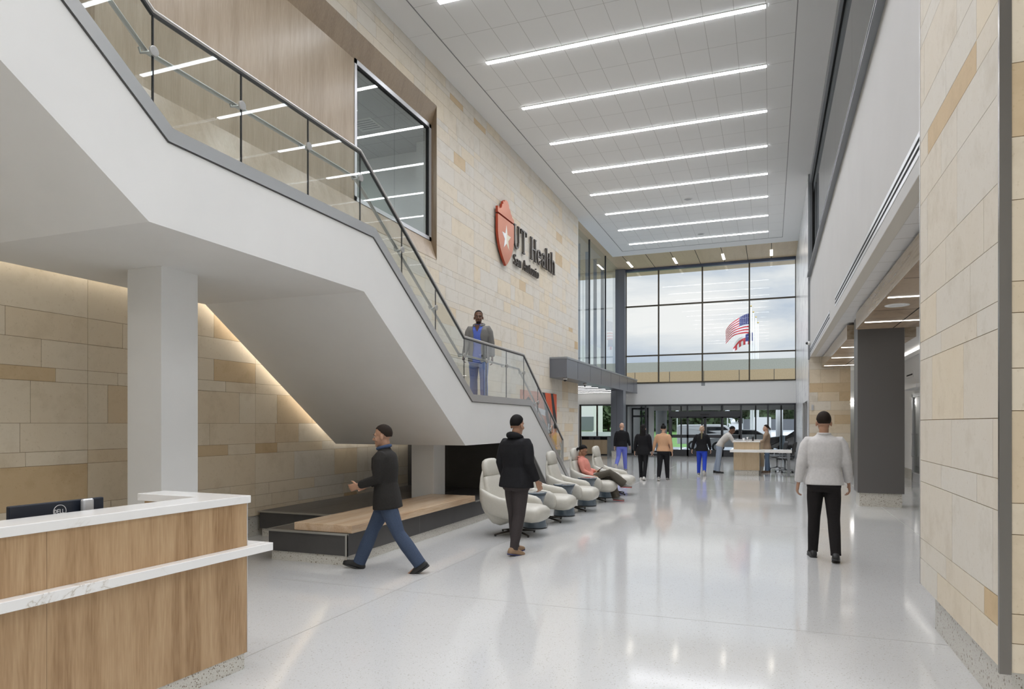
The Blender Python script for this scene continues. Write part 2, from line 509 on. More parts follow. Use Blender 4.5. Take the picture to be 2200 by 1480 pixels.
def ashlar(name, label, cat, place, u0, u1, courses, joints=None, ctrl=None, holes=(), seed=1, wid=(.45, 1.3), gap=.0045, tan=lambda u, z: .12, base=lambda u, z: (0, .38), flip=False, kind='structure', depth=.03):
    """place(u, z, d) -> world point, d metres behind the face"""
    rnd = random.Random(seed)
    bm = bmesh.new()
    tone = bm.loops.layers.float_color.new('tone')
    def add(a, b, c, d, t, mi, d0, d1):
        f = [bm.verts.new(place(u, z, d0)) for u, z in ((a, c), (b, c), (b, d), (a, d))]
        k = [bm.verts.new(place(u, z, d1)) for u, z in ((a, c), (b, c), (b, d), (a, d))]
        for q in ([f[0], f[1], f[2], f[3]], [f[0], k[0], k[1], f[1]], [f[1], k[1], k[2], f[2]], [f[2], k[2], k[3], f[3]], [f[3], k[3], k[0], f[0]]):
            fc = bm.faces.new(q if not flip else list(reversed(q)))
            fc.material_index = mi
            for l in fc.loops: l[tone] = (t, t, t, 1)
    for ci in range(len(courses) - 1):
        c, d = courses[ci], courses[ci + 1]
        if joints and ci < len(joints) and joints[ci] is not None:
            us = [u0] + sorted(joints[ci]) + [u1]
        else:
            us = [u0]
            stops = sorted([x for x in (ctrl or []) if u0 < x < u1]) + [u1]
            for st in stops:
                x = us[-1]
                first = True
                while True:
                    h = d - c
                    wv = rnd.uniform(*wid) * (1.0 if h > .2 else .85)
                    if first: wv *= rnd.uniform(.35, 1); first = False
                    if x + wv > st - .25: break
                    x += wv; us.append(x)
                us.append(st)
        for a, b in zip(us[:-1], us[1:]):
            t = rnd.random()
            p = tan((a + b) / 2, (c + d) / 2)
            t = rnd.uniform(.78, 1.0) if t < p else (rnd.uniform(.35, .66) if t < p + .33 and base(0, 9)[0] < .1 and base((a + b) / 2, (c + d) / 2)[0] < .1 else rnd.uniform(*base((a + b) / 2, (c + d) / 2)))
            for (ra, rb, rc, rd) in rect_minus((a, b, c, d), holes):
                add(ra + (gap / 2), rb - gap / 2, rc + gap / 2, rd - gap / 2, t, 0, 0.0, .012)
    for (ra, rb, rc, rd) in rect_minus((u0, u1, courses[0], courses[-1]), holes):
        add(ra, rb, rc, rd, 0, 1, .005, depth)
    me = bpy.data.meshes.new(name)
    bm.to_mesh(me); bm.free()
    o = finish(name, me, [M['stone'], M['joint']])
    return tag(o, label, cat, None, kind)

seq = [.43, .29, .145, .29, .43, .145, .29, .29, .145, .43, .29, .145]
cl = [.30, .42, .598, .77, 1.212, 1.359, 1.655, 2.09, 2.235, 2.526, 2.816]
i = 0
while cl[-1] < ZC - .2:
    cl.append(min(ZC, cl[-1] + seq[i % 12])); i += 1
cl[-1] = ZC
wall_left = ashlar('wall_left', 'tall ashlar limestone wall along the staircase side of the lobby', 'wall',
    lambda u, z, d: V((XL - d, u, z)), YB, 25.85, cl, ctrl=[5.36 + 2.62 * k for k in range(-5, 9)], holes=[(5.0, 13.77, 5.36, 8.82)], seed=7,
    wid=(.55, 1.35), base=lambda u, z: (.60, .78) if (z < 3.3 and u < 9.2) else ((.25, .6) if z < 3.3 and u < 13 else (0, .38)), tan=lambda u, z: .22 if (z < 3 and u < 9) else (.10 if z < 4 else .025), depth=.12)
m = MB(); m.box(XL - .3, XL - .12, YB, 5.0, 0, ZC); m.box(XL - .3, XL - .12, 13.77, 25.85, 0, ZC); m.box(XL - .3, XL - .12, 5.0, 13.77, 0, 5.36); m.box(XL - .3, XL - .12, 5.0, 13.77, 8.82, ZC)
m.box(XL - .3, XL - .001, 25.85, 25.9, 0, ZC)
m.build('wall_core', M['plaster'], wall_left)
m = MB(); m.box(XL - .12, XL - .025, YB, 25.85, 0, .296)
struct('baseboard_left', 'speckled terrazzo base under the tall limestone wall', 'baseboard', m, M['terr_base'])

# pier at the right edge
PX = 1.17
pc = [.318, .535, .70, 1.172, 1.348, 1.68, 2.172, 2.324, 2.649, 2.974, 3.463, 3.785, 3.978, 4.272, 4.764, 4.939, 5.25, 5.72, 5.9, 6.2, 6.65, 6.95, 7.1, 7.55, 7.85, 8.3, 8.45, 8.9, 9.3, ZC]
P0, P1 = 4.40, 6.52
pj_ = [[5.90, 4.99], [5.62, 4.70], [5.45, 4.535], [5.772, 4.85], [5.47, 4.535], [6.07, 5.156], [5.772, 4.85], [5.93, 5.0], [5.63, 4.71], [6.23, 5.32], [5.77, 5.32], [6.22, 4.86], [5.63, 4.86], [6.36, 5.33], [4.73], None]
pier = ashlar('wall_pier', 'ashlar limestone pier filling the right edge, long face towards the lobby', 'pier', lambda u, z, d: V((PX + d, u, z)), P0 + .01, P1 - .01, pc, joints=pj_, seed=3, wid=(.4, .9), tan=lambda u, z: .10, flip=True)
nf = ashlar('near_face', None, None, lambda u, z, d: V((u, P0 + d, z)), PX + .05, 9.0, [.30, .46, .62, 1.05, 1.22, 1.72, 1.95, 2.25, 2.42, 2.86, 3.2, 3.6, 3.95, 4.3, 4.75, 5.2, 5.6, 6.1, 6.6, 7.1, 7.6, 8.2, 8.8, 9.3, ZC], seed=5, wid=(.6, 1.2), tan=lambda u, z: .15, base=lambda u, z: (.62, .85), kind=None)
nf.parent = pier
m = MB(); m.box(PX + .03, 9.0, P0 + .03, P1 - .03, .30, ZC); m.box(PX + .012, 3.9, P1 - .03, P1 - .001, .30, ZC)
m.build('pier_core', M['plaster'], pier)
m = MB(); m.box(PX + .07, 9.0, P0 + .06, P1 - .2, 0, .316)
m.build('pier_base', M['terr_base'], pier)
m = MB(); m.box(PX - .006, PX + .05, P0 - .006, P0 + .02, .29, 4.33); m.box(PX - .006, PX + .05, P0 - .006, P0 + .02, 4.334, ZC)
m.build('corner_strip', M['corner'], pier)
m = MB(); m.box(PX - .004, PX + .004, P1 - .012, P1 + .004, .315, ZC)
m.build('edge_strip', M['steel'], pier)

# ceiling -----------------------------------------------------------------------
TX0, TX1, TY0, TY1 = -6.48, .50, 11.64 - 1.1725 * 14, 31.58
m = MB()
for (a, b, c, d) in rect_minus((XL - .06, XR + .06, YB, 32.42), [(TX0, TX1, TY0, TY1)]):
    m.box(a, b, c, d, ZC, ZC + .25)
m.box(XR + .06, 9.2, YB, P1, ZC, ZC + .25)
ceiling = struct('ceiling', 'white painted ceiling border around the tile field', 'ceiling', m, M['ceil'])
M['tiles'] = tile_mat('acoustic_tile', (.81, .81, .80), (.50, .49, .475), TX0, (TX1 - TX0) / 12, 11.64, 1.1725, .010)
m = MB(); m.box(TX0 - .02, TX1 + .02, TY0 - .02, TY1 + .02, ZC + .012, ZC + .1)
m.build('tile_field', M['tiles'], ceiling)
m = MB()
for (a, b, c, d) in ((TX0, TX0 + .018, TY0, TY1), (TX1 - .018, TX1, TY0, TY1), (TX0, TX1, TY1 - .018, TY1)):
    m.box(a, b, c, d, ZC + .002, ZC + .011)
m.build('reveal_trim', mat('reveal', (.25, .25, .25), .6), ceiling)
for y in (12.5, 18.4, 23.3):
    m = MB(); m.box(XL, TX0, y, y + .006, ZC - .0012, ZC + .01); m.build('border_seam', mat('border_seam', (.58, .58, .575), .8), ceiling)
# wood soffit by the window
m = MB(); m.box(-13, XR + .05, 32.42, YW + .02, ZC + .005, ZC + .2); m.box(-13, XL - .06, 25.9, 32.42, ZC + .005, ZC + .2)
wsof = struct('ceiling_soffit', 'light oak panelled soffit strip between white ceiling and tall window', 'ceiling', m, M['soffit_wood'])
for x in (-6.66, -5.55, -4.40, -3.28, -2.12, -1.03, .045):
    m = MB(); m.box(x - .012, x + .012, 32.43, YW, ZC + .001, ZC + .006); m.build('panel_gap', M['void'], wsof)

LY = [11.64 + 2.345 * k for k in range(-7, 9)]
names = {7: 'linear light crossing the ceiling, first from the top edge with its whole length in view'}
def lin_label(k):
    n = 8 - k
    if k == 0: return 'glowing ceiling strip cut off by the top edge above the staircase wall'
    o = ['', 'nearest', 'second nearest', 'third nearest', 'fourth nearest', 'fifth nearest', 'third from the wood soffit', 'second from the wood soffit', 'closest to the wood soffit']
    return 'long glowing ceiling strip, %s of the eight shown whole' % o[k] if k < 6 else 'long glowing ceiling strip, %s by the tall window' % o[k]
for j, y in enumerate(LY):
    k = j - 7
    if y < -1: continue
    t = empty('linear_ceiling_light', lin_label(k) if k >= 0 else 'glowing ceiling strip over the reception side, out of the picture', 'ceiling light', (-3.0, y, ZC), 0, 'linear lights across the lobby ceiling')
    m = MB(); m.box(-2.93, 2.925, -.062, .062, -.004, .011); m.build('housing', M['white'], t)
    m = MB(); m.box(-2.92, 2.915, -.052, .052, -.014, -.004); m.build('diffuser', M['strip'], t)
    lamp('led_array', t, (0, 0, -.018), 5.8, .10, 56, 125)
for j, y in enumerate(LY[:6]):  # unseen strips added over the bay to throw light on the desk side
    if y > 4 or y < -1: continue
    t = empty('linear_ceiling_light', 'added glowing ceiling strip over the bay beside the viewpoint, out of the picture', 'ceiling light', (5.2, y, ZC), 0, 'added linear lights over the side bay')
    MB().box(-2.9, 2.9, -.052, .052, -.014, .001).build('diffuser', M['strip'], t)
    lamp('led_array', t, (0, 0, -.018), 5.7, .10, 120, 170)
for x, lab in ((-6.64, 'beside the grey corner column'), (-4.40, 'second from the grey corner column'), (-2.12, 'third from the grey corner column'), (.045, 'nearest the marble wall')):
    t = empty('soffit_downlight', 'short glowing downlight in the oak soffit, ' + lab, 'downlight', (x, 34.25, ZC), 0, 'short lights in the oak soffit')
    m = MB(); m.box(-.07, .07, -.62, .62, -.004, .012); m.build('housing', M['white'], t)
    m = MB(); m.box(-.055, .055, -.6, .6, -.012, -.004); m.build('diffuser', M['warmstrip'], t)
for y, lab in ((29.84, 'between the last two light strips'), (25.06, 'between the middle light strips')):
    t = empty('ceiling_speaker', 'round white speaker grille in the tile ceiling ' + lab, 'speaker', (-2.765, y, ZC + .012))
    m = MB(); m.lathe([(.16, 0), (.16, -.012), (.13, -.016), (.125, 0)], 28); m.build('ring', M['white'], t, smooth=True)
    m = MB(); m.lathe([(.126, 0), (.126, -.008), (.002, -.010)], 28); m.build('grille', mat('grille', (.42, .42, .42), .7), t)

# right side: fascia, ledge, mezzanine ----------------------------------------------
FX, FZ0, FZ1, FY1 = 1.20, 3.80, 6.36, 24.0
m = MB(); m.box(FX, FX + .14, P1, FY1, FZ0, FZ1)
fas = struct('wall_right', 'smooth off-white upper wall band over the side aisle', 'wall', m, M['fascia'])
m = MB(); m.box(FX + .002, FX + .14, P1, FY1, FZ0 - .004, FZ0); m.build('soffit_edge', mat('soffit_edge', (.62, .585, .52), .7), fas)
m = MB(); m.box(FX - .10, FX + .12, P1 - .2, FY1 - .2, FZ1, FZ1 + .035); m.box(FX - .10, FX - .085, P1 - .2, FY1 - .2, FZ1 - .03, FZ1 + .06)
struct('trim_1', 'grey metal ledge under the upper gallery glazing', 'ledge', m, [M['frame_grey']])
def slot(y0, y1, z, lab):
    t = empty('slot_diffuser', lab, 'air vent', (FX, (y0 + y1) / 2, z), 0, 'linear air diffusers in the white wall band')
    h = (y1 - y0) / 2
    m = MB()
    for a, b in ((-.105, -.056), (-.016, .016), (.056, .105)): m.box(-.004, .0, -h, h, a, b)
    m.box(-.004, 0, -h, -h + .03, -.056, .056); m.box(-.004, 0, h - .03, h, -.056, .056)
    m.build('frame', M['alu'], t)
    for a, b in ((-.056, -.016), (.016, .056)):
        m = MB(); m.box(-.003, -.001, -h + .02, h - .02, a, b); m.build('slot', M['void'], t)
slot(P1 + .02, 14.86, 4.06, 'long two-slot air diffuser in the white wall band beside the limestone pier')
slot(16.17, 23.86, 3.99, 'shorter two-slot air diffuser in the white wall band towards the marble wall')
# gallery glazing
gal = empty('window_4', 'dark gallery glazing above the grey ledge on the aisle side', 'window', (1.3, 14, 6.4), 0, None, 'structure')
m = MB(); m.box(1.2, 1.26, (P1 - .02), FY1, 9.42, ZC); m.box(1.2, 1.26, FY1 - .07, FY1 + .0, 6.4, 9.42)
m.build('head_frame', M['frame_grey'], gal, world=True)
m = MB(); m.box(1.262, 1.30, (P1 - .02), FY1 - .07, 9.38, 9.42); m.box(1.262, 1.30, FY1 - .11, FY1 - .07, 6.4, 9.42); m.build('gasket', M['void'], gal, world=True)
m = MB(); m.box(1.30, 1.42, (P1 - .02), FY1 - .12, 9.1, 9.42); m.build('shade_pocket', M['frame_grey'], gal, world=True)
y = (P1 - .02)
while y < FY1 - .2:
    e = min(y + 3.2, FY1 - .11)
    m = MB(); m.box(1.30, 1.312, y + .004, e - .004, 6.4, 9.40); m.build('pane', M['mglass'], gal, world=True)
    y = e
m = MB(); m.box(4.6, 4.7, (P1 - .02), FY1 + .1, 5.2, ZC); m.box(1.45, 4.6, FY1, FY1 + .1, 5.2, ZC); struct('wall_gallery', 'grey back wall behind the gallery glazing', 'wall', m, mat('gallery_wall', (.68, .68, .67), .8))
m = MB(); m.box(1.5, 4.6, (P1 - .02), FY1, 5.15, 5.25); struct('floor_gallery', 'upper gallery floor behind the white wall band', 'floor', m, mat('carpet', (.22, .22, .22), .9))
m = MB(); m.box(1.30, 4.7, (P1 - .02), FY1 + .1, ZC, ZC + .2); struct('ceiling_gallery', 'ceiling of the upper gallery', 'ceiling', m, M['ceil'])

for k, y in enumerate(LY):
    if y < P1 + .5 or y > FY1 - 1: continue
    t = empty('gallery_light', 'linear ceiling light of the upper gallery behind its glass', 'ceiling light', (3.2, y, ZC), 0, 'linear lights in the gallery ceiling')
    MB().box(-1.3, 1.3, -.05, .05, -.02, .001).build('diffuser', M['strip'], t)
# marble wall at far right
m = MB(); m.prism([(23.99, 0), (24.6, 0), (24.6, 2.42), (28.4, 2.42), (28.4, 0), (YW, 0), (YW, ZC), (23.99, ZC)], 'x', 1.15, 1.45)
struct('wall_marble', 'grey veined marble wall rising beside the tall end window', 'wall', m, M['marble'])
m = MB(); m.box(1.16, 1.22, 24.6, 24.72, 0, 2.42); m.box(1.16, 1.22, 26.4, 26.6, 0, 2.42); m.box(1.16, 1.22, 28.3, 28.4, 0, 2.42); m.box(1.3, 1.4, 24.7, 28.3, 0, 2.42)
struct('door_3', 'grey doors recessed at the foot of the marble wall', 'door', m, mat('grey_door', (.33, .325, .315), .5))
m = MB(); m.box(1.14, 1.2, 23.9, 24.0, 3.72, 9.7); struct('trim_2', 'thin dark metal strip at the near edge of the marble wall', 'trim', m, M['frame_grey'])

# side aisle ------------------------------------------------------------------------
M['tiles2'] = tile_mat('aisle_tile', (.72, .71, .695), (.42, .39, .35), 1.34, 3.0, 5.9, .62, .012)
m = MB(); m.box(1.34, 4.2, (P1 - .1), 33, FZ0 + .003, FZ0 + .1)
aisle_ceil = struct('ceiling_aisle', 'low white tile ceiling over the side aisle', 'ceiling', m, M['tiles2'])
m = MB(); m.box(3.9, 4.0, (P1 - .1), 33, 0, 3.62); m.box(4.02, 4.2, (P1 - .1), 33, 3.6, 3.9)
wr = struct('wall_aisle', 'white side wall of the aisle behind the dark column', 'wall', m, M['white'])
m = MB(); m.box(3.86, 3.9, 6.6, 33, 0, .30); struct('baseboard_aisle', 'terrazzo base along the white aisle wall', 'baseboard', m, M['terr_base'])
t = empty('cove_light', 'bright light cove along the top of the white aisle wall', 'cove light', (3.9, 18, 3.62))
m = MB(); m.box(-.04, .0, -11.3, 14, -.02, .10); m.build('lip', M['white'], t)
m = MB(); m.box(.02, .10, -11.3, 14, .02, .05); m.build('tube', M['cove'], t)
sd = empty('slot_diffuser', 'small single-slot air vent high on the white aisle wall', 'air vent', (3.9, 23.2, 3.1))
m = MB(); m.box(-.012, 0, -.55, .55, -.09, .09); m.build('frame', M['white'], sd)
m = MB(); m.box(-.016, -.006, -.45, .45, -.02, .02); m.build('slot', M['void'], sd)
d2 = empty('door_2', 'glazed aluminium door in the aisle wall behind the pier', 'door', (3.88, 21.8, 0), 0, None, 'structure')
m = MB()
for a, b, c, d in ((-1.0, -.9, 0, 2.5), (.55, .65, 0, 2.5), (-1.0, .65, 2.4, 2.5), (-1, .65, 0, .25)): m.box(-.06, .01, a, b, c, d)
m.build('frame', M['alu'], d2)
m = MB(); m.box(-.03, -.018, -.9, .55, .25, 2.4); m.build('pane', M['mglass'], d2)
m = MB(); m.tube([(-.06, .38, 1.35), (-.11, .38, 1.35), (-.11, .38, .72), (-.06, .38, .72)], .014, 8); m.build('pull_handle', M['steel'], d2, smooth=True)
m = MB(); m.box(3.6, 3.92, 20.6, 23.0, 2.62, 2.72); struct('trim_3', 'thin white canopy shelf over the aisle door', 'trim', m, M['white'])
# stone end wall
endw = ashlar('wall_end', 'limestone wall closing the side aisle beyond the dark column', 'wall', lambda u, z, d: V((u, 23.9 + d, z)), 1.18, 2.37, [.31, .5, .79, 1.08, 1.35, 1.64, 1.93, 2.08, 2.37, 2.66, 2.95, 3.39, 3.62, 3.8], seed=11, wid=(.45, 1.0), tan=lambda u, z: .25, base=lambda u, z: (.3, .75), depth=.1)
m = MB(); m.box(1.16, 2.372, 24.0, 24.15, 0, 3.8); m.build('wall_core', M['plaster'], endw)
m = MB(); m.box(1.2, 2.36, 23.93, 24.02, 0, .31); m.build('wall_base', M['terr_base'], endw)
m = MB(); m.box(2.3, 4.0, 30.5, 30.6, 0, 3.8); m.box(2.36, 2.38, 24.15, 30.5, 0, 3.8); struct('wall_back', 'white wall far down the aisle past the limestone end wall', 'wall', m, M['white'])
for z in (2.42, 2.55):
    t = tag(MB().box(2.4, 3.9, 30.44, 30.5, z, z + .045).build('corridor_light_strip', M['strip2']), 'thin %s light line on the far aisle wall' % ('lower' if z < 2.5 else 'upper'), 'wall light')
m = MB(); m.box(1.24, 1.30, 23.875, 23.905, 2.08, 2.26); tag(m.build('wall_sensor', M['alu']), 'small grey sensor box on the limestone end wall', 'sensor')

# dark column in the aisle
m = MB(); m.box(1.63, 2.455, 15.15, 15.78, .27, FZ0)
col = struct('column_dark', 'tall charcoal metal-clad column on a terrazzo base', 'column', m, M['col_dark'], bevel=.006)
m = MB(); m.box(1.665, 2.42, 15.185, 15.745, 0, .27); m.build('column_base', M['terr_base'], col)

# timber clouds
def cloud(y0, y1, lab, seams, x1, lseam):
    t = empty('ceiling_cloud', lab, 'ceiling panel', (1.53, y0, 3.45), 0, 'timber ceiling clouds over the aisle')
    m = MB(); m.box(.004, x1 - 1.53 - .004, .02, y1 - y0 - .004, 0, .01); m.build('underside', M['cloud_wood'], t)
    m = MB(); m.box(0, .02, 0, y1 - y0, .002, .30); m.build('side_panel', M['cloud_side'], t)
    m = MB(); m.box(x1 - 1.55, x1 - 1.53, 0, y1 - y0, .002, .30); m.build('side_panel', M['cloud_side'], t)
    m = MB(); m.box(.02, x1 - 1.55, 0, .02, .002, .30); m.build('end_panel', M['cloud_side'], t)
    m = MB(); m.box(.02, x1 - 1.55, y1 - y0 - .02, y1 - y0, .002, .30); m.build('end_panel', M['cloud_side'], t)
    m = MB()
    for s_ in seams: m.box(.02, x1 - 1.55, s_ - y0 - .008, s_ - y0 + .008, -.0012, .004)
    m.box(lseam - 1.53 - .01, lseam - 1.53 + .01, .02, y1 - y0 - .02, -.0012, .004)
    m.build('seam', M['void'], t)
    return t
cloud(P1 - .1, 14.5, 'wood ceiling cloud overhead before the dark column', [7.0, 9.6, 12.2], 2.82, 2.16)
cloud(16.1, 24.0 - .15, 'wood ceiling cloud beyond the dark column', [16.6, 19.2, 21.9], 2.82, 2.16)
for y, lab in ((8.43, 'at the pier edge'), (10.98, 'above the round speaker'), (13.52, 'nearest the dark column on its near side'), (17.8, 'first past the dark column'), (20.5, 'second past the dark column'), (23.2, 'nearest the limestone end wall')):
    t = empty('aisle_ceiling_light', 'slim light strip in a wood ceiling cloud, ' + lab, 'ceiling light', (2.17, y, 3.45), 0, 'light strips in the timber clouds')
    m = MB(); m.box(-.6, .6, -.022, .022, -.006, .006); m.build('diffuser', M['strip2'], t)
t = empty('ceiling_speaker', 'round white speaker in the wood ceiling cloud', 'speaker', (1.80, 11.72, 3.45))
m = MB(); m.lathe([(.17, 0.002), (.17, -.008), (.12, -.011), (.115, 0)], 32); m.build('ring', M['white'], t, smooth=True)
m = MB(); m.lathe([(.118, 0.002), (.118, -.006), (.002, -.007)], 28); m.build('grille', mat('grille2', (.62, .62, .61), .7), t)

# end window wall ----------------------------------------------------------------
m = MB(); m.box(-7.09, 1.15, YW, YW + .25, 2.60, 3.74)
bulk = struct('wall_far', 'plain white band between the tall window and the entrance doors', 'wall', m, M['white'])
xs = [-7.09, -5.393, -3.208, -.966, 1.15]
zs = [3.74, 5.177, 7.76, ZC - .06]
win = empty('window_1', 'tall gridded end window above the entrance showing sky and flags', 'window', (-3, YW, 3.74), 0, None, 'structure')
for x in xs: MB().box(x - .032, x + .032, YW - .06, YW + .08, 3.74, ZC).build('mullion', M['frame_bronze'], win, world=True)
for z in (3.77, 5.177, 7.76): MB().box(xs[0], xs[-1], YW - .05, YW + .07, z - .032, z + .032).build('transom', M['frame_bronze'], win, world=True)
MB().box(-7.3, 1.15, YW - .12, YW + .1, ZC - .13, ZC + .004).build('head_frame', mat('head_blue', (.075, .095, .15), .35, .4), win, world=True)
for i in range(4):
    for k in range(3): MB().box(xs[i] + .03, xs[i + 1] - .03, YW, YW + .012, zs[k], zs[k + 1]).build('pane', M['wglass'], win, world=True)
MB().box(-3.26, -3.08, YW - .014, YW, 3.56, 3.73).build('wall_vent', M['frame_grey'])
tag(bpy.data.objects['wall_vent'], 'small square grey grille on the white band under the tall window', 'vent')
m = MB(); m.box(-7.58, -7.08, YW - .35, YW + .1, 3.3, ZC); struct('column_corner', 'slim blue-grey metal column at the corner of the tall window', 'column', m, M['bluegrey'])
# side glazing past the stone wall
M['sg'] = glass_mat('side_glass', (.90, .93, .94), .9)
sw = empty('window_2', 'side glazing between the limestone wall and the corner column', 'window', (-7.38, 30, 3.9), 0, None, 'structure')
for y in (25.95, 29.0, 32.1): MB().box(-7.44, -7.37, y - .03, y + .03, 3.8, ZC).build('mullion', M['frame_dark'], sw, world=True)
for a, b in ((25.95, 29.0), (29.0, 32.1), (32.1, 35.1)): MB().box(-7.41, -7.398, a + .03, b - .03, 3.8, ZC).build('pane', M['sg'], sw, world=True)
# vertical fins outside
for i in range(6):
    y = 26.4 + i * 1.55
    tag(MB().box(-8.12, -7.96, y, y + .05, 3.6, 10.2).build('sun_fin', mat('fin%d' % i, (.30, .32, .34), .5) if i == 0 else bpy.data.materials['fin0']), 'upright metal sun fin outside the side glazing, %s' % ['nearest the limestone wall', 'second from the limestone wall', 'third from the limestone wall', 'third from the corner column', 'second from the corner column', 'nearest the corner column'][i], 'sun fin', 'sun fins outside the side glazing')

# metal box canopy over the alcove
cano = empty('box_canopy', 'blue-grey metal box canopy projecting from the limestone wall', 'canopy', (-6.45, 22.2, 3.22))
MB().prism([(XL + .001, 3.22), (-6.45, 3.22), (-6.45, 3.88), (XL + .001, 3.90)], 'y', 22.2, 35.2).build('canopy_shell', M['bluegrey'], cano, world=True)
MB().box(XL + .001, -6.43, 22.18, 35.2, 3.86, 3.92).build('top_flashing', M['frame_grey'], cano, world=True)
MB().box(-6.462, -6.44, 22.19, 35.2, 3.21, 3.25).build('lower_trim', M['bluegrey'], cano, world=True)
for y in (23.6, 25.4, 27.2, 29.0, 30.8, 32.6, 34.3): MB().box(-6.4495, -6.446, y, y + .014, 3.25, 3.86).build('panel_seam', M['frame_dark'], cano, world=True)
# alcove under the side glazing
m = MB(); m.box(-13, XL - .3, 25.9, YW, 3.30, 3.42); m.box(XL - .3, XL + .3, 25.9, 35.2, 3.30, 3.42)
struct('ceiling_alcove', 'low grey ceiling of the alcove past the limestone wall', 'ceiling', m, mat('alcove_ceiling', (.30, .31, .33), .5))
for i, y in enumerate((29.2, 30.5, 32.0, 33.5, 35.2)):
    t = empty('alcove_light', 'thin glowing strip under the metal canopy, %s of the five' % ['nearest', 'second', 'middle', 'fourth', 'farthest'][i], 'ceiling light', (-9.9, y, 3.3), 0, 'light strips in the alcove ceiling')
    MB().box(-2.6, 2.6, -.022, .022, -.012, .001).build('diffuser', M['strip2'], t)
m = MB(); m.box(-13, -9.6, YW, YW + .2, 0, 3.3); m.box(-9.6, -7.08, YW, YW + .2, 2.67, 3.3); struct('wall_alcove', 'white wall panel over the alcove window', 'wall', m, M['white'])
m = MB(); m.box(-13.1, -13, 25.8, YW, 0, 3.3); m.box(-13, XL - .3, 25.8, 25.9, 0, 3.3); struct('wall_alcove_side', 'hidden side walls of the alcove', 'wall', m, M['white'])
aw = empty('window_5', 'low alcove window behind the waste cabinet', 'window', (-8.7, YW, 0), 0, None, 'structure')
for x in (-9.55, -8.634, -7.75): MB().box(x - .035, x + .035, YW - .05, YW + .06, 0, 2.67).build('mullion', M['frame_bronze'], aw, world=True)
MB().box(-9.6, -7.1, YW - .05, YW + .06, 2.60, 2.68).build('head_frame', M['frame_dark'], aw, world=True)
MB().box(-9.6, -7.1, YW - .05, YW + .06, 0, .1).build('sill_frame', M['frame_dark'], aw, world=True)
for a, b in ((-9.55, -8.634), (-8.634, -7.75), (-7.75, -7.1)): MB().box(a + .03, b - .03, YW, YW + .012, .1, 2.6).build('pane', M['wglass'], aw, world=True)
m = MB(); m.box(-7.05, -6.46, 31.7, 32.3, .37, 3.22)
cl2 = struct('column_grey', 'grey metal-clad column under the end of the box canopy', 'column', m, M['bluegrey'])
MB().box(-7.02, -6.49, 31.73, 32.27, 0, .37).build('column_base', M['terr_base'], cl2)
MB().box(-6.78, -6.77, 31.697, 31.70, .37, 3.22).build('panel_seam', M['frame_dark'], cl2)

# storefront ------------------------------------------------------------------------
sf = empty('window_6', 'dark framed glass storefront around the entrance doors', 'window', (-3, YW, 0), 0, None, 'structure')
F = M['frame_dark']
def fr(x0, x1, z0, z1, n='frame', y0=YW - .06, y1=YW + .08, par=None, mt=None): return MB().box(x0, x1, y0, y1, z0, z1).build(n, mt or F, par or sf, world=True)
fr(-7.09, 1.15, 2.55, 2.64, 'head_frame')
for x in (-7.06, -6.05, -4.84, -1.36, -.106, 1.11): fr(x - .04, x + .04, 0, 2.6, 'mullion')
for x in (-3.94, -2.24): fr(x - .04, x + .04, 2.27, 2.6, 'mullion')
fr(-7.06, -4.84, 0, .1, 'sill_frame'); fr(-1.36, 1.11, 0, .1, 'sill_frame')
for a, b in ((-7.06, -6.05), (-6.05, -4.84), (-1.36, -.106), (-.106, 1.11)): MB().box(a + .03, b - .03, YW, YW + .012, .08, 2.56).build('pane', M['wglass'], sf, world=True)
for a, b in ((-4.84, -3.94), (-3.94, -2.24), (-2.24, -1.36)): MB().box(a + .03, b - .03, YW, YW + .012, 2.27, 2.56).build('pane', M['wglass'], sf, world=True)
dr = empty('door_1', 'automatic sliding entrance doors in a dark frame', 'door', (-3.08, YW, 0), 0, None, 'structure')
fr(-4.80, -1.40, 2.0, 2.28, 'header', YW - .14, YW + .08, dr)
MB().box(-3.3, -2.85, YW - .19, YW - .14, 2.08, 2.14).build('motion_sensor', M['black'], dr, world=True)
def leaf(a, b, y):
    o = bpy.data.objects.new('door_leaf', None); COL.objects.link(o); o.parent = dr
    o.location = V(((a + b) / 2 + 3.08, y - YW, 0)); h = (b - a) / 2
    m = MB()
    for q in ((-h, -h + .07, .0, 2.0), (h - .07, h, 0, 2.0), (-h, h, 1.93, 2.0), (-h, h, .93, 1.09), (-h, h, 0, .33)): m.box(q[0], q[1], -.03, .03, q[2], q[3])
    m.build('leaf_frame', F, o)
    m = MB(); m.box(-h + .06, h - .06, -.006, .006, .33, .93); m.box(-h + .06, h - .06, -.006, .006, 1.09, 1.93); m.build('leaf_pane', M['wglass'], o)
for a, b, y in ((-4.78, -3.90, YW - .07), (-3.96, -3.08, YW), (-3.08, -2.20, YW), (-2.26, -1.40, YW - .07)): leaf(a, b, y)
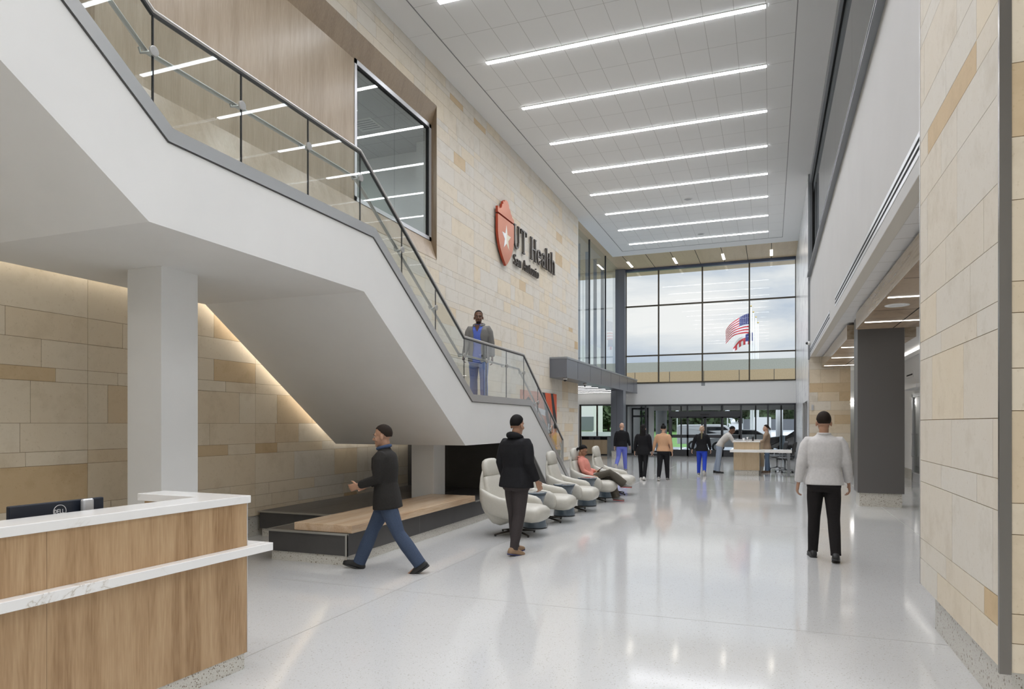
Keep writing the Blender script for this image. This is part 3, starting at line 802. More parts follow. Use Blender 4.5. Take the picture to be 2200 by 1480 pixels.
# vestibule beyond
VY = 39.6
m = MB(); m.box(-7.09, 1.6, YW + .25, VY + .2, 2.66, 2.8); struct('ceiling_vestibule', 'grey ceiling of the entrance vestibule', 'ceiling', m, mat('vest_ceil', (.55, .56, .56), .8))
m = MB(); m.box(-14, 6, YW + .1, VY + .3, -.12, -.001); struct('floor_vestibule', 'grey floor of the entrance vestibule', 'floor', m, mat('vest_floor', (.30, .31, .32), .4))
for x, lab in ((-5.3, 'far left'), (-3.1, 'centre'), (-1.3, 'near the desk side')):
    t = empty('vestibule_light', 'recessed light strip in the vestibule ceiling, ' + lab, 'ceiling light', (x, 38.2, 2.66))
    MB().box(-.7, .7, -.05, .05, -.012, -.0005).build('diffuser', M['strip2'], t)
vw = empty('window_7', 'outer glass front of the vestibule', 'window', (-3, VY, 0), 0, None, 'structure')
for x in (-7.0, -5.35, -4.75, -3.6, -2.55, -1.5, -.75, .55, 1.5): fr(x - .035, x + .035, 0, 2.66, 'mullion', VY, VY + .1, vw)
fr(-7.1, 1.6, 2.40, 2.68, 'head_frame', VY, VY + .1, vw, mat('vest_head', (.62, .63, .63), .6))
fr(-7.1, 1.6, 0, .08, 'sill_frame', VY, VY + .1, vw)
MB().box(-7.1, 1.6, VY + .04, VY + .05, .08, 2.4).build('pane', M['wglass'], vw, world=True)
m = MB(); m.box(-7.12, -7.09, YW + .2, VY, 0, 2.66); m.box(1.5, 1.55, YW + .2, VY, 0, 2.66); struct('wall_vestibule', 'pale side walls of the entrance vestibule', 'wall', m, M['white'])
# wing with a glazed door inside the vestibule (behind the bald man)
iw = empty('door_4', 'glazed single door with pull bar left inside the vestibule', 'door', (-6.6, 36.9, 0), 0, None, 'structure')
m = MB()
for q in ((-.45, -.37, 0, 2.5), (.37, .45, 0, 2.5), (-.45, .45, 2.42, 2.5), (-.45, .45, 2.0, 2.1), (-.45, .45, 0, .2)): m.box(q[0], q[1], -.04, .04, q[2], q[3])
m.build('frame', F, iw)
m = MB(); m.box(-.37, .37, -.006, .006, .2, 2.0); m.build('pane', M['wglass'], iw)
m = MB(); m.tube([(.25, -.04, 1.0), (.25, -.1, 1.0), (-.25, -.1, 1.0), (-.25, -.04, 1.0)], .015, 8); m.build('push_bar', M['steel'], iw, smooth=True)
m = MB(); m.box(-6.13, -5.85, 36.86, 36.94, 0, 2.66); struct('wall_jamb', 'pale jamb beside the glazed vestibule door', 'wall', m, M['white'])
# unseen glazed bay added beside the viewpoint to bring daylight onto the desk
bw = empty('added_bay_window', 'added tall glazing of the bay beside the viewpoint, out of the picture', 'window', (9.1, -1, 0), 0, None, 'structure')
for y in (-6, -3.9, -1.8, .3, 2.4, 4.5): MB().box(9.05, 9.15, y - .04, y + .04, 0, ZC).build('mullion', M['frame_dark'], bw, world=True)
for z in (.05, 3.7, 6.7, ZC - .05): MB().box(9.05, 9.15, YB, 4.5, z - .04, z + .04).build('transom', M['frame_dark'], bw, world=True)
MB().box(9.095, 9.107, YB, 4.5, 0, ZC).build('pane', M['wglass'], bw, world=True)
# closing walls behind the camera
m = MB(); m.box(-14, 9.2, YB - .1, YB, 0, ZC); struct('wall_behind', 'plain wall closing the lobby behind the viewpoint', 'wall', m, M['plaster'])
# ------------------------------------------------------------------ niche with window in the left wall
nich = empty('wall_niche', 'large wood-lined recess high in the limestone wall', 'niche', (-7.13, 9.4, 5.36), 0, None, 'structure')
NY0, NY1 = 5.44, 13.77
MB().box(-7.26, -7.2, NY0, 10.72, 5.6, 8.6).build('back_panel', M['niche_wood'], nich, world=True)
MB().prism([(-7.058, 8.822), (-7.058, 8.84), (-7.30, 8.84), (-7.30, 8.40), (-7.2, 8.40)], 'y', NY0, NY1).build('top_panel', M['niche_wood_h'], nich, world=True)
MB().prism([(-7.058, 5.36), (-7.2, 5.79), (-7.30, 5.79), (-7.30, 5.34), (-7.058, 5.34)], 'y', NY0, NY1).build('sill_panel', M['niche_wood'], nich, world=True)
MB().box(-7.30, -7.056, NY1 - .012, NY1 + .004, 5.36, 8.822).build('jamb_panel', M['niche_wood_h'], nich, world=True)
MB().box(-7.30, -7.056, 5.0, NY0, 5.36, 8.822).build('jamb_panel', M['niche_wood_h'], nich, world=True)
nw = empty('window_3', 'office window with pale metal frame set in the wood recess', 'window', (-7.2, 12.25, 5.8), 0, None, 'structure')
m = MB()
for a, b, c, d in ((10.72, 10.79, 5.79, 8.42), (13.66, 13.757, 5.79, 8.42), (10.72, 13.757, 5.79, 5.87), (10.72, 13.757, 8.33, 8.42)): m.box(-7.27, -7.185, a, b, c, d)
m.build('window_frame', M['alu'], nw, world=True)
m = MB()
for a, b, c, d in ((10.79, 10.81, 5.87, 8.33), (13.62, 13.66, 5.87, 8.33), (10.79, 13.66, 8.29, 8.33)): m.box(-7.26, -7.20, a, b, c, d)
m.build('gasket', M['void'], nw, world=True)
MB().box(-7.232, -7.222, 10.8, 12.197, 5.86, 8.30).build('pane', M['nglass'], nw, world=True)
MB().box(-7.232, -7.222, 12.203, 13.63, 5.86, 8.30).build('pane', M['nglass'], nw, world=True)
# office seen through it
m = MB()
m.box(-11.5, -11.4, 8.5, 15.5, 5.3, 8.7); m.box(-11.5, -7.31, 15.4, 15.5, 5.3, 8.7); m.box(-11.5, -7.31, 8.4, 8.5, 5.3, 8.7)
struct('wall_office', 'white office walls behind the recessed window', 'wall', m, M['white'])
m = MB(); m.box(-11.5, -7.31, 8.4, 15.5, 5.2, 5.3); struct('floor_office', 'office floor behind the recessed window', 'floor', m, bpy.data.materials['carpet'])
M['tiles3'] = tile_mat('office_tile', (.6, .6, .6), (.38, .38, .38), -11.4, .61, 8.5, 1.22, .014)
m = MB(); m.box(-11.5, -7.31, 8.4, 15.5, 8.62, 8.7); struct('ceiling_office', 'tile ceiling of the office behind the recessed window', 'ceiling', m, M['tiles3'])
t = empty('office_ceiling_light', 'square glowing ceiling panel in the office behind the window', 'ceiling light', (-8.9, 12.6, 8.62))
MB().box(-.31, .31, -.31, .31, -.012, -.001).build('diffuser', M['panel_e'], t)
for x_, y_, l_ in ((-8.9, 10.2, 'nearest the wood panel'), (-10.6, 12.6, 'deepest inside')):  # extra panels added to brighten the office behind the glass
    t = empty('office_ceiling_light', 'added square glowing panel in the office ceiling, ' + l_, 'ceiling light', (x_, y_, 8.62))
    MB().box(-.31, .31, -.31, .31, -.012, -.001).build('diffuser', M['panel_e'], t)
    lamp('led_array', t, (0, 0, -.02), .58, .58, 75, 170)
t = empty('office_vent', 'square air vent in the office ceiling', 'air vent', (-8.8, 13.6, 8.62))
MB().box(-.3, .3, -.3, .3, -.01, -.001).build('frame', M['white'], t)
m = MB()
for k in range(5): m.box(-.24, .24, -.22 + k * .1, -.19 + k * .1, -.014, -.009)
m.build('slat', M['frame_grey'], t)
m = MB(); m.box(-8.2, -7.8, 14.9, 15.3, 5.3, 8.62); struct('column_office', 'white column in the office corner', 'column', m, M['white'])

# ------------------------------------------------------------------ staircase
SX = -4.5
top = [(1.0, 6.20), (4.118, 3.965), (7.115, 3.97), (10.038, 2.068), (12.885, 2.068), (15.683, .325)]
bot = [(1.0, 5.12), (3.922, 3.215), (6.903, 3.215), (9.769, 1.305), (12.708, 1.305), (14.46, .0)]
st = empty('staircase', 'white staircase with landings and glass balustrade along the limestone wall', 'staircase', (-5.8, 8.5, 0))
# body: white underside and face, recessed tread level
inner = [(-2.5, 6.10), (1.0, 6.10)] + [(y, z - .10) for y, z in top[1:]] + [(15.683, 0), (14.46, 0)] + list(reversed(bot[:-1])) + [(-2.5, 5.12)]
WG = XL + .13
MB().prism(inner, 'x', WG, SX - .0995).build('stair_body', M['plaster'], st, world=True)
face = [(-2.5, 6.17)] + [(y, z - .03) for y, z in top] + [(15.683, 0), (14.46, 0)] + list(reversed(bot[:-1])) + [(-2.5, 5.12)]
MB().prism(face, 'x', SX - .10, SX).build('stair_face', M['plaster'], st, world=True)
# light slot between the stair and the stone wall
def slot_light(y0, z0, y1, z1, lab):
    t = empty('wall_washer', lab, 'wall light', (XL + .07, (y0 + y1) / 2, (z0 + z1) / 2), 0, 'light slots along the stone wall under the stairs')
    MB().prism([(y0, z0 + .32), (y1, z1 + .32), (y1, z1 + .335), (y0, z0 + .335)], 'x', XL + .03, XL + .10).build('diffuser', M['wash'], t, world=True)
    MB().prism([(y0, z0 + .335), (y1, z1 + .335), (y1, z1 + .38), (y0, z0 + .38)], 'x', XL + .005, WG).build('housing', M['white'], t, world=True)
slot_light(.6, 5.3, 3.8, 3.30, 'hidden light slot under the upper flight by the stone wall')
slot_light(3.95, 3.215, 6.85, 3.215, 'hidden light slot under the upper landing by the stone wall')
slot_light(6.95, 3.18, 9.7, 1.35, 'hidden light slot under the middle flight by the stone wall')
slot_light(9.8, 1.305, 12.6, 1.305, 'hidden light slot under the lower landing by the stone wall')
# metal cap along the top of the face
def strip(poly, off0, off1):
    """mitred band between two parallel offsets of a (y,z) polyline"""
    out0, out1 = [], []
    n = len(poly)
    for i in range(n):
        ds = []
        if i > 0: ds.append((V(poly[i]) - V(poly[i - 1])).normalized())
        if i < n - 1: ds.append((V(poly[i + 1]) - V(poly[i])).normalized())
        ns = [V((-d.y, d.x)) for d in ds]
        b = ns[0] if len(ns) == 1 else (ns[0] + ns[1]).normalized()
        k = 1 / max(.3, b.dot(ns[0]))
        out0.append(V(poly[i]) + b * off0 * k); out1.append(V(poly[i]) + b * off1 * k)
    return out0, out1
a, b = strip(top, -.060, .056)
m = MB()
for i in range(len(top) - 1):
    m.prism([a[i], a[i + 1], b[i + 1], b[i]], 'x', SX - .11, SX + .014)
m.build('edge_cap', M['steel'], st, world=True)
m = MB()
a2, b2 = strip(top, -.070, -.060)
for i in range(len(top) - 1):
    m.prism([a2[i], a2[i + 1], b2[i + 1], b2[i]], 'x', SX - .1, SX + .006)
m.build('cap_shadow_reveal', M['charpanel'], st, world=True)
# treads between cap and wall
def flight(y0, z0, y1, z1, n):
    poly = []
    dy, dz = (y1 - y0) / n, (z1 - z0) / n
    for k in range(n):
        poly += [(y0 + k * dy, z0 + k * dz), (y0 + (k + 1) * dy, z0 + k * dz)]
    poly += [(y1, z1 - .25), (y0, z0 - .25)]
    return poly
M['tread'] = terrazzo('tread', (.52, .51, .48), (.2, .18, .15), (.4, .38, .34), 60, .35)
for (y0, z0, y1, z1, n) in ((1.0, 6.10, 4.3, 3.90, 13), (7.1, 3.90, 10.1, 1.98, 11), (12.9, 1.98, 15.65, .17, 11)):
    poly = flight(y0, z0, y1, z1, n)
    m = MB()
    dy, dz = (y1 - y0) / n, (z1 - z0) / n
    for k in range(n):
        m.box(XL + .004, SX - .115, y0 + k * dy, y0 + (k + 1) * dy, z0 + k * dz - .22, z0 + k * dz)
    m.build('flight_of_steps', M['tread'], st, world=True)
m = MB(); m.box(XL + .004, SX - .115, 4.3, 7.1, 3.86, 3.90); m.box(XL + .004, SX - .115, 10.1, 12.9, 1.94, 1.98); m.box(XL + .004, SX - .115, -2.5, 1.0, 6.1, 6.13)
m.build('landing_slab', M['tread'], st, world=True)
# glass balustrade
rail = [(1.0, 7.05), (4.0, 4.90), (6.893, 4.885), (9.822, 3.03), (12.612, 3.01), (15.302, 1.291)]
hand = [(1.0, 6.72), (4.0, 4.60), (6.893, 4.58), (9.787, 2.755), (12.531, 2.725), (14.999, 1.13), (15.2, 1.13)]
def at(poly, y):
    for (y0, z0), (y1, z1) in zip(poly[:-1], poly[1:]):
        if y0 <= y <= y1: return z0 + (z1 - z0) * (y - y0) / (y1 - y0)
    return poly[-1][1] if y > poly[-1][0] else poly[0][1]
GJ = [1.3, 2.2, 3.1, 3.999, 4.956, 5.923, 6.893, 7.868, 8.836, 9.822, 10.718, 11.669, 12.612, 13.48, 14.356, 15.302]
for y0, y1 in zip(GJ[:-1], GJ[1:]):
    ya, yb = y0 + .006, y1 - .006
    br = [y for y, z in top if ya < y < yb]; rr = [y for y, z in rail if ya < y < yb]
    lo = [(y, at(top, y) + .0) for y in [ya] + br + [yb]]
    hi = [(y, at(rail, y) - .02) for y in [ya] + rr + [yb]]
    MB().prism(lo + list(reversed(hi)), 'x', SX - .056, SX - .044).build('glass_panel', M['glass'], st, world=True)
m_ = None
for y in GJ[1:-1]:
    m = MB(); m.box(SX - .057, SX - .043, y - .006, y + .006, at(top, y) + .04, at(rail, y) - .025)
    m.build('glass_joint', M['black'], st, world=True)
    zc = at(hand, y)
    m = MB(); m.tube([(SX - .045, y, zc - .02), (SX - .026, y, zc - .02)], .041, 24)
    d = m.build('standoff_disc', M['steel_d'], st, world=True, bevel=.004)
    m = MB(); m.tube([(SX - .057, y, zc - .02), (SX - .085, y - .02, zc - .03), (SX - .12, y - .05, zc - .04), (SX - .125, y - .06, zc)], .011, 8)
    m.build('rail_bracket', M['steel_d'], st, smooth=True, world=True)
m = MB(); m.box(SX - .075, SX - .025, 15.285, 15.315, .0, 1.29); m.build('end_post', M['steel_d'], st, world=True)
m = MB(); m.tube([(SX - .05, y, z) for y, z in rail], .021, 12); m.build('top_rail', M['steel_d'], st, smooth=True, world=True)
m = MB()
a, b = strip(rail, -.036, -.016)
for i in range(len(rail) - 1): m.prism([a[i], a[i + 1], b[i + 1], b[i]], 'x', SX - .063, SX - .037)
m.build('rail_channel', M['black'], st, world=True)
m = MB(); m.tube([(SX - .125, y, z) for y, z in hand], .02, 12); m.build('handrail', M['steel_d'], st, smooth=True, world=True)
wh = [(y, z + .08) for y, z in hand]
m = MB(); m.tube([(XL + .09, y, z) for y, z in wh], .02, 12); m.build('handrail', M['steel_d'], st, smooth=True, world=True)
for y in (2.5, 5.4, 8.4, 11.2, 13.8):
    m = MB(); m.tube([(XL + .002, y, at(wh, y) - .06), (XL + .09, y, at(wh, y) - .05), (XL + .09, y, at(wh, y))], .01, 8); m.build('rail_bracket', M['steel_d'], st, smooth=True, world=True)
# charcoal enclosure under the low flight
m = MB()
m.prism([(12.45, .37), (12.45, 1.295), (12.70, 1.295), (14.44, .001), (14.3, .001)], 'x', XL + .01, SX - .012)
m.build('understair_panel', M['charcoal'], st, world=True)

m = MB(); m.box(-6.10, -5.64, 5.06, 5.52, 0, 3.216)
struct('column_white', 'square white column carrying the upper stair landing behind the desk', 'column', m, M['plaster'], bevel=.004)
m = MB(); m.box(-5.707, -5.286, 10.2, 10.63, .37, 1.306)
struct('column_short', 'short white pillar under the lower stair landing', 'column', m, M['plaster'], bevel=.004)

# seating platform and bench
pf = empty('seating_platform', 'low charcoal stepped platform with terrazzo base under the stairs', 'platform', (-5.6, 9, 0))
def plat(x0, x1, y0, y1):
    MB().box(x0 + .02, x1 - .012, y0 + .012, y1, .115, .362).build('platform_body', M['charcoal'], pf, world=True)
    MB().box(x0 + .02, x1 - .004, y0 + .004, y1, .3625, .372).build('platform_top', M['charcoal'], pf, world=True)
    MB().box(x0 + .05, x1 - .03, y0 + .03, y1, 0, .115).build('platform_base', M['terr_base'], pf, world=True)
plat(-5.72, -4.56, 6.66, 14.25)
plat(-7.03, -5.721, 8.0, 12.45)
m = MB()
m.box(-5.72, -4.556, 6.652, 6.672, .352, .375); m.box(-7.03, -5.73, 7.992, 8.012, .352, .375)
m.box(-4.59, -4.556, 6.65, 6.664, .115, .36); m.box(-4.565, -4.556, 6.65, 6.662, .115, .36)
m.box(-4.57, -4.554, 10.3, 14.25, .352, .375); m.box(-5.725, -5.705, 6.66, 10.2, .366, .376)
m.build('metal_edge', M['trim'], pf, world=True)
m = MB()
for y in (8.4, 10.9, 13.0): m.box(-4.5725, -4.5705, y, y + .006, .115, .36)
for x in (-6.4,): m.box(x, x + .006, 8.02, 12.4, .3715, .3728)
for y in (9.6, 11.2): m.box(-7.0, -5.75, y, y + .006, .3715, .3728)
m.build('panel_seam', mat('seam_grey', (.16, .16, .16), .5), pf, world=True)
m = MB(); m.box(-5.345, -4.53, 6.70, 10.22, .375, .468)
tag(m.build('wooden_bench', M['bench_wood'], bevel=.005), 'long butcher-block bench slab lying on the charcoal platform', 'bench')

# ------------------------------------------------------------------ wall sign: shield, star, letters
XS = XL + .03
def wallpoly(name, pts, d0, d1, mats, parent, side=None, bevel=0):
    m = MB(); m.prism(pts, 'x', d0, d1)
    if side is not None:
        m.bm.faces.ensure_lookup_table(); m.bm.normal_update()
        for f in m.bm.faces:
            f.material_index = 0 if abs(f.normal.x) > .9 else 1
    return m.build(name, mats, parent, bevel=bevel, world=True)
sg = empty('shield_sign', 'copper-red shield emblem with a star on the limestone wall', 'wall emblem', (XL, 17.8, 6.1))
cy, hw = 17.80, .62
low = [(cy - hw, 7.385), (cy - hw, 7.0)]
for k in range(1, 12):
    a = k / 11
    low.append((cy - hw * (1 - a ** 2.1) if a < 1 else cy, 7.0 - .91 * a))
low += [(2 * cy - y, z) for y, z in reversed(low[:-1])]
wallpoly('shield_field', low, XL + .05, XL + .12, [M['redcopper'], M['redside']], sg, 1)
upn = [(-1, 7.435), (-1, 7.60), (-.83, 7.60), (-.80, 7.565), (-.72, 7.565), (-.70, 7.60), (-.60, 7.60), (-.52, 7.67), (-.50, 7.74), (-.38, 7.75), (-.36, 7.83), (-.30, 7.86), (-.24, 7.83), (-.18, 7.90), (0, 7.93), (.2, 7.92), (.34, 7.85), (.40, 7.76), (.52, 7.73), (.58, 7.66), (.72, 7.62), (.76, 7.57), (.9, 7.55), (1, 7.53), (1, 7.435)]
wallpoly('shield_crown', [(cy + hw * a, z) for a, z in upn], XL + .05, XL + .12, [M['redcopper'], M['redside']], sg, 1)
wallpoly('shield_back', [(cy - hw + .16, 7.36), (cy + hw - .1, 7.36), (cy + hw - .1, 7.46), (cy - hw + .16, 7.46)], XL + .012, XL + .06, [M['redside']], sg)
sc, sr = (cy + .02, 6.86), .37
star = []
for k in range(10):
    a = PI / 2 + k * PI / 5
    r = sr if k % 2 == 0 else sr * .40
    star.append((sc[0] - r * math.cos(a) * .95, sc[1] + r * math.sin(a)))
lh = [star[0], star[9], star[8], star[7], star[6], star[5]]
rh = [star[0], star[1], star[2], star[3], star[4], star[5]]
for hh in (lh, rh):
    left = sum(p[0] for p in hh) / 6 < sc[0]
    wallpoly('star_half', hh, XL + .119, XL + .124, [M['starwhite'] if left else M['starcream']], sg)

def glyph(ch):
    """serif strokes in cap-height units: list of polygons, and advance"""
    P = []
    def rect(x0, y0, x1, y1): P.append([(x0, y0), (x1, y0), (x1, y1), (x0, y1)])
    def bar(x0, y0, x1, y1, w):
        d = V((x1 - x0, y1 - y0)).normalized(); n = V((-d.y, d.x)) * w / 2
        P.append([(x0 + n.x, y0 + n.y), (x0 - n.x, y0 - n.y), (x1 - n.x, y1 - n.y), (x1 + n.x, y1 + n.y)])
    def arc(cx, cy_, rx, ry, a0, a1, wx, wy, n=12):
        for k in range(n):
            t0, t1 = math.radians(a0 + (a1 - a0) * k / n), math.radians(a0 + (a1 - a0) * (k + 1) / n)
            q = []
            for t, s in ((t0, 1), (t1, 1), (t1, -1), (t0, -1)):
                q.append((cx + (rx + s * wx / 2) * math.cos(t), cy_ + (ry + s * wy / 2) * math.sin(t)))
            P.append(q)
    W, T, S = .108, .05, .042      # stem, thin, serif
    def stem(x, y0, y1, w=W, st=True, sb=True, so=.07):
        rect(x - w / 2, y0, x + w / 2, y1)
        if sb: rect(x - w / 2 - so, y0, x + w / 2 + so, y0 + S)
        if st: rect(x - w / 2 - so, y1 - S, x + w / 2 + so, y1)
    if ch == 'U':
        stem(.17, .3, 1, sb=False); stem(.63, .3, 1, w=.08, sb=False); arc(.40, .30, .21, .26, 180, 360, .10, .08, 14); return P, .82
    if ch == 'T':
        stem(.38, 0, 1, st=False); rect(.04, .95, .72, 1); rect(.04, .80, .085, 1); rect(.675, .80, .72, 1); return P, .78
    if ch == 'H':
        stem(.18, 0, 1); stem(.66, 0, 1); rect(.18, .47, .66, .53); return P, .86
    if ch == 'S':
        arc(.30, .735, .17, .235, 30, 270, .10, .07, 14); arc(.30, .265, .19, .235, -150, 90, .11, .07, 14); rect(.43, .78, .47, .98); rect(.09, .02, .13, .24); return P, .56
    if ch == 'A':
        bar(.10, 0, .38, 1, T); bar(.40, 1, .68, 0, W); rect(.22, .30, .58, .35); rect(0, 0, .22, S); rect(.54, 0, .84, S); return P, .84
    if ch == 'e':
        arc(.28, .33, .21, .31, 45, 330, .10, .07, 18); arc(.28, .33, .21, .31, 0, 60, .07, .07, 5); rect(.12, .34, .53, .39); return P, .56
    if ch == 'a':
        stem(.42, 0, .52, st=False, sb=False); rect(.42, 0, .56, .05); arc(.30, .50, .15, .14, 0, 165, .09, .07, 9); arc(.25, .18, .15, .16, 0, 360, .09, .07, 14); return P, .58
    if ch == 'l':
        stem(.16, 0, 1.02, st=False, so=.06); bar(.03, .97, .16, 1.0, .05); return P, .32
    if ch == 't':
        stem(.17, .1, .86, w=.11, st=False, sb=False); rect(.03, .60, .36, .65); arc(.27, .12, .10, .10, 180, 300, .09, .06, 6); return P, .38
    if ch == 'h':
        stem(.16, 0, 1.02, st=False, so=.06); bar(.03, .97, .16, 1.0, .05); stem(.52, 0, .45, st=False, so=.06); arc(.35, .44, .17, .19, 0, 170, .10, .08, 10); return P, .70
    if ch == 'n':
        stem(.16, 0, .64, st=False, so=.06); bar(.03, .60, .16, .63, .05); stem(.52, 0, .45, st=False, so=.06); arc(.35, .44, .17, .18, 0, 170, .10, .08, 10); return P, .70
    if ch == 'o':
        arc(.29, .32, .21, .30, 0, 360, .11, .07, 20); return P, .59
    if ch == 'i':
        stem(.16, 0, .64, st=False, so=.06); bar(.03, .60, .16, .63, .05); arc(.16, .86, .035, .035, 0, 360, .07, .07, 8); return P, .33
    return P, .34
def letters(text, y0, z0, cap, xs, gap, lab, cat):
    t = empty('wall_lettering', lab, cat, (XL, y0, z0))
    y = y0
    for ch in text:
        P, adv = glyph(ch)
        if P:
            m = MB()
            for i, p in enumerate(P):
                e = .0008 * (i % 7)
                m.prism([(y + q[0] * cap * xs, z0 + q[1] * cap) for q in p], 'x', XL + .03, XL + .085 - e)
            m.build('letter', M['letter'], t, world=True)
        y += (adv + gap) * cap * xs
    return y
ya = letters('UT Health', 18.50, 6.80, .70, 1.06, .03, 'big dark serif lettering beside the shield on the limestone wall', 'lettering')
yb = letters('San Antonio', 18.54, 6.32, .30, 1.12, .05, 'smaller dark serif lettering under the large words', 'lettering')
print('TEXT END', ya, yb)

# ------------------------------------------------------------------ wall art beyond the stair foot
art = empty('wall_art', 'orange, black and ochre abstract panel on the wall by the stair foot', 'artwork', (XL, 21.1, .7))
c1, c2, c3, c4, c5 = (mat(n, c, .6) for n, c in (('art_orange', (.62, .10, .03)), ('art_black', (.02, .02, .022)), ('art_terracotta', (.55, .24, .15)), ('art_yellow', (.62, .40, .03)), ('art_pale', (.70, .72, .76))))
def ap(pts, k, mt): MB().prism(pts, 'x', XL + .002, XL + .04 + .0012 * k).build('colour_field', mt, art, world=True)
ap([(19.25, .70), (22.88, .70), (22.88, 2.68), (19.25, 2.68)], 0, c3)
ap([(21.2, 2.68), (22.88, 2.68), (22.88, 1.2), (22.3, 1.9), (21.6, 2.4)], 1, c1)
ap([(21.25, 2.68), (21.55, 2.68), (22.5, .9), (22.2, .9)], 2, c2)
ap([(22.2, 2.68), (22.45, 2.68), (22.88, 1.75), (22.88, 1.3), (22.6, 1.5)], 2, c2)
ap([(19.25, 2.2), (19.9, 2.5), (20.5, 2.25), (20.3, 2.0), (19.6, 2.05), (19.25, 1.95)], 1, c2)
ap([(19.5, 2.05), (20.8, 2.0), (21.6, 1.9), (21.6, 2.1), (20.5, 2.2), (19.5, 2.25)], 3, c5)
ap([(20.4, 1.7), (20.9, 1.85), (21.6, 1.65), (22.0, 1.3), (21.9, .95), (21.6, 1.2), (21.2, 1.55), (20.7, 1.5)], 3, c2)
ap([(20.2, 1.3), (20.8, 1.4), (21.4, 1.0), (21.7, .7), (20.9, .7), (20.4, 1.0)], 2, c2)
ap([(22.2, .70), (22.88, .70), (22.88, 1.35), (22.5, 1.25), (22.2, 1.0)], 3, c4)
for k, y in enumerate((21.9, 22.1, 22.45)): ap([(y, 1.35), (y + .1, 1.35), (y + .1, 1.65), (y, 1.65)], 5, c5)

# ------------------------------------------------------------------ reception desk (near)
DA = math.radians(-2.6)
dk = empty('reception_desk', 'large wood-fronted reception desk with white quartz counters at lower left', 'desk', (-3.30, 3.65, 0), DA)
# local frame: x towards the lobby, y away; far corner at the origin
DL = 3.4
MB().box(-.16, 0, -DL, 0, .11, 1.115).build('front_panel', M['desk_wood'], dk)
MB().box(-.78, -.16, -.16, -.002, .11, 1.115).build('end_panel', M['desk_wood'], dk)
MB().box(-.14, .004, -.0015, .0025, .11, 1.115).build('corner_edge', mat('edge_pale', (.62, .60, .58), .4), dk)
MB().box(-.15, -.012, -DL, -.012, 0, .11).build('desk_base', M['terr_base'], dk)
MB().box(-.74, -.15, -.14, -.012, 0, .11).build('desk_base', M['terr_base'], dk)
m = MB(); m.prism([(.018, -DL), (.018, .018), (-.80, .018), (-.80, -.20), (-.235, -.20), (-.235, -DL)], 'z', 1.116, 1.166); m.build('upper_counter', M['quartz'], dk, bevel=.003)
m = MB(); m.box(0.001, .075, -DL, .165, .775, .828); m.box(-.30, .0, .003, .165, .775, .828); m.build('lower_counter', M['quartz'], dk, bevel=.003)
m = MB(); m.box(.0002, .0008, -1.318, -1.316, .11, 1.115); m.box(.0002, .0008, -2.55, -2.548, .11, 1.115); m.build('panel_seam', mat('seam_wood', (.24, .15, .08), .6), dk)
MB().box(-.80, -.16, -DL, -.2, .72, .75).build('work_surface', M['quartz'], dk)
for k in range(2): MB().box(-.78, -.72, -1.6 - k * 1.7, -1.5 - k * 1.7, 0, .72).build('support_leg', M['frame_grey'], dk)

def monitor(loc, rz, lab, logo):
    t = empty('computer_monitor', lab, 'monitor', loc, rz)
    m = MB(); m.box(-.012, .022, -.265, .265, .14, .455); m.build('back_shell', mat('mon_back_' + str(logo), (.018, .023, .035), .35, 0, .5), t, bevel=.006)
    MB().box(-.018, -.012, -.258, .258, .147, .448).build('screen', M['black'], t)
    m = MB(); m.box(.045, .075, .10, .17, .0, .46); m.build('stand_neck', M['alu'], t, bevel=.012, seg=3)
    m = MB(); m.box(-.02, .15, .03, .24, 0, .012); m.build('stand_foot', M['alu'], t, bevel=.004)
    if logo:
        lm = M['starwhite']
        m = MB()
        R = []
        for k in range(32):
            a = 2 * PI * k / 32
            ca, sa = math.cos(a), math.sin(a)
            R.append([V((.0222 + d, r * ca, .40 + r * sa)) for r, d in ((.034, 0), (.037, 0), (.037, .0015), (.034, .0015))])
        m.rings(R, caps=False, close=True)
        m.build('logo_ring', lm, t, world=False)
        def seg(m, y0, z0, y1, z1, w=.0034):
            d = V((y1 - y0, z1 - z0)).normalized(); n = V((-d.y, d.x)) * w / 2
            m.prism([(y0 + n.x, z0 + n.y), (y0 - n.x, z0 - n.y), (y1 - n.x, z1 - n.y), (y1 + n.x, z1 + n.y)], 'x', .0222, .0236)
        # DELL, read from the lobby side (left to right along +y)
        def put(strokes, y):
            m = MB()
            for s_ in strokes: seg(m, y + s_[0] * .012, .40 + (s_[1] - .5) * .022, y + s_[2] * .012, .40 + (s_[3] - .5) * .022)
            m.build('logo_letter', lm, t)
        D = [(0, 0, 0, 1), (0, 1, .7, .85), (.7, .85, 1, .5), (1, .5, .7, .15), (.7, .15, 0, 0)]
        E = [(0, 0, 0, 1), (0, 1, .9, 1), (0, .5, .8, .5), (0, 0, .9, 0)]
        Lg = [(0, 1, 0, 0), (0, 0, .9, 0)]
        E = [(.1, .1, .9, .9), (.1, .1, .5, -.1), (.1, .5, .5, .25), (.5, .5 , .9, .3)] if False else E
        for s_, y in ((D, -.029), (E, -.013), (Lg, .002), (Lg, .016)): put(s_, y)
    return t
monitor((-3.80, 2.70, .752), DA, 'dark monitor back with a round white logo behind the reception counter', True)
monitor((-3.86, 2.13, .752), DA + .12, 'second dark monitor cut off at the left picture edge', False)

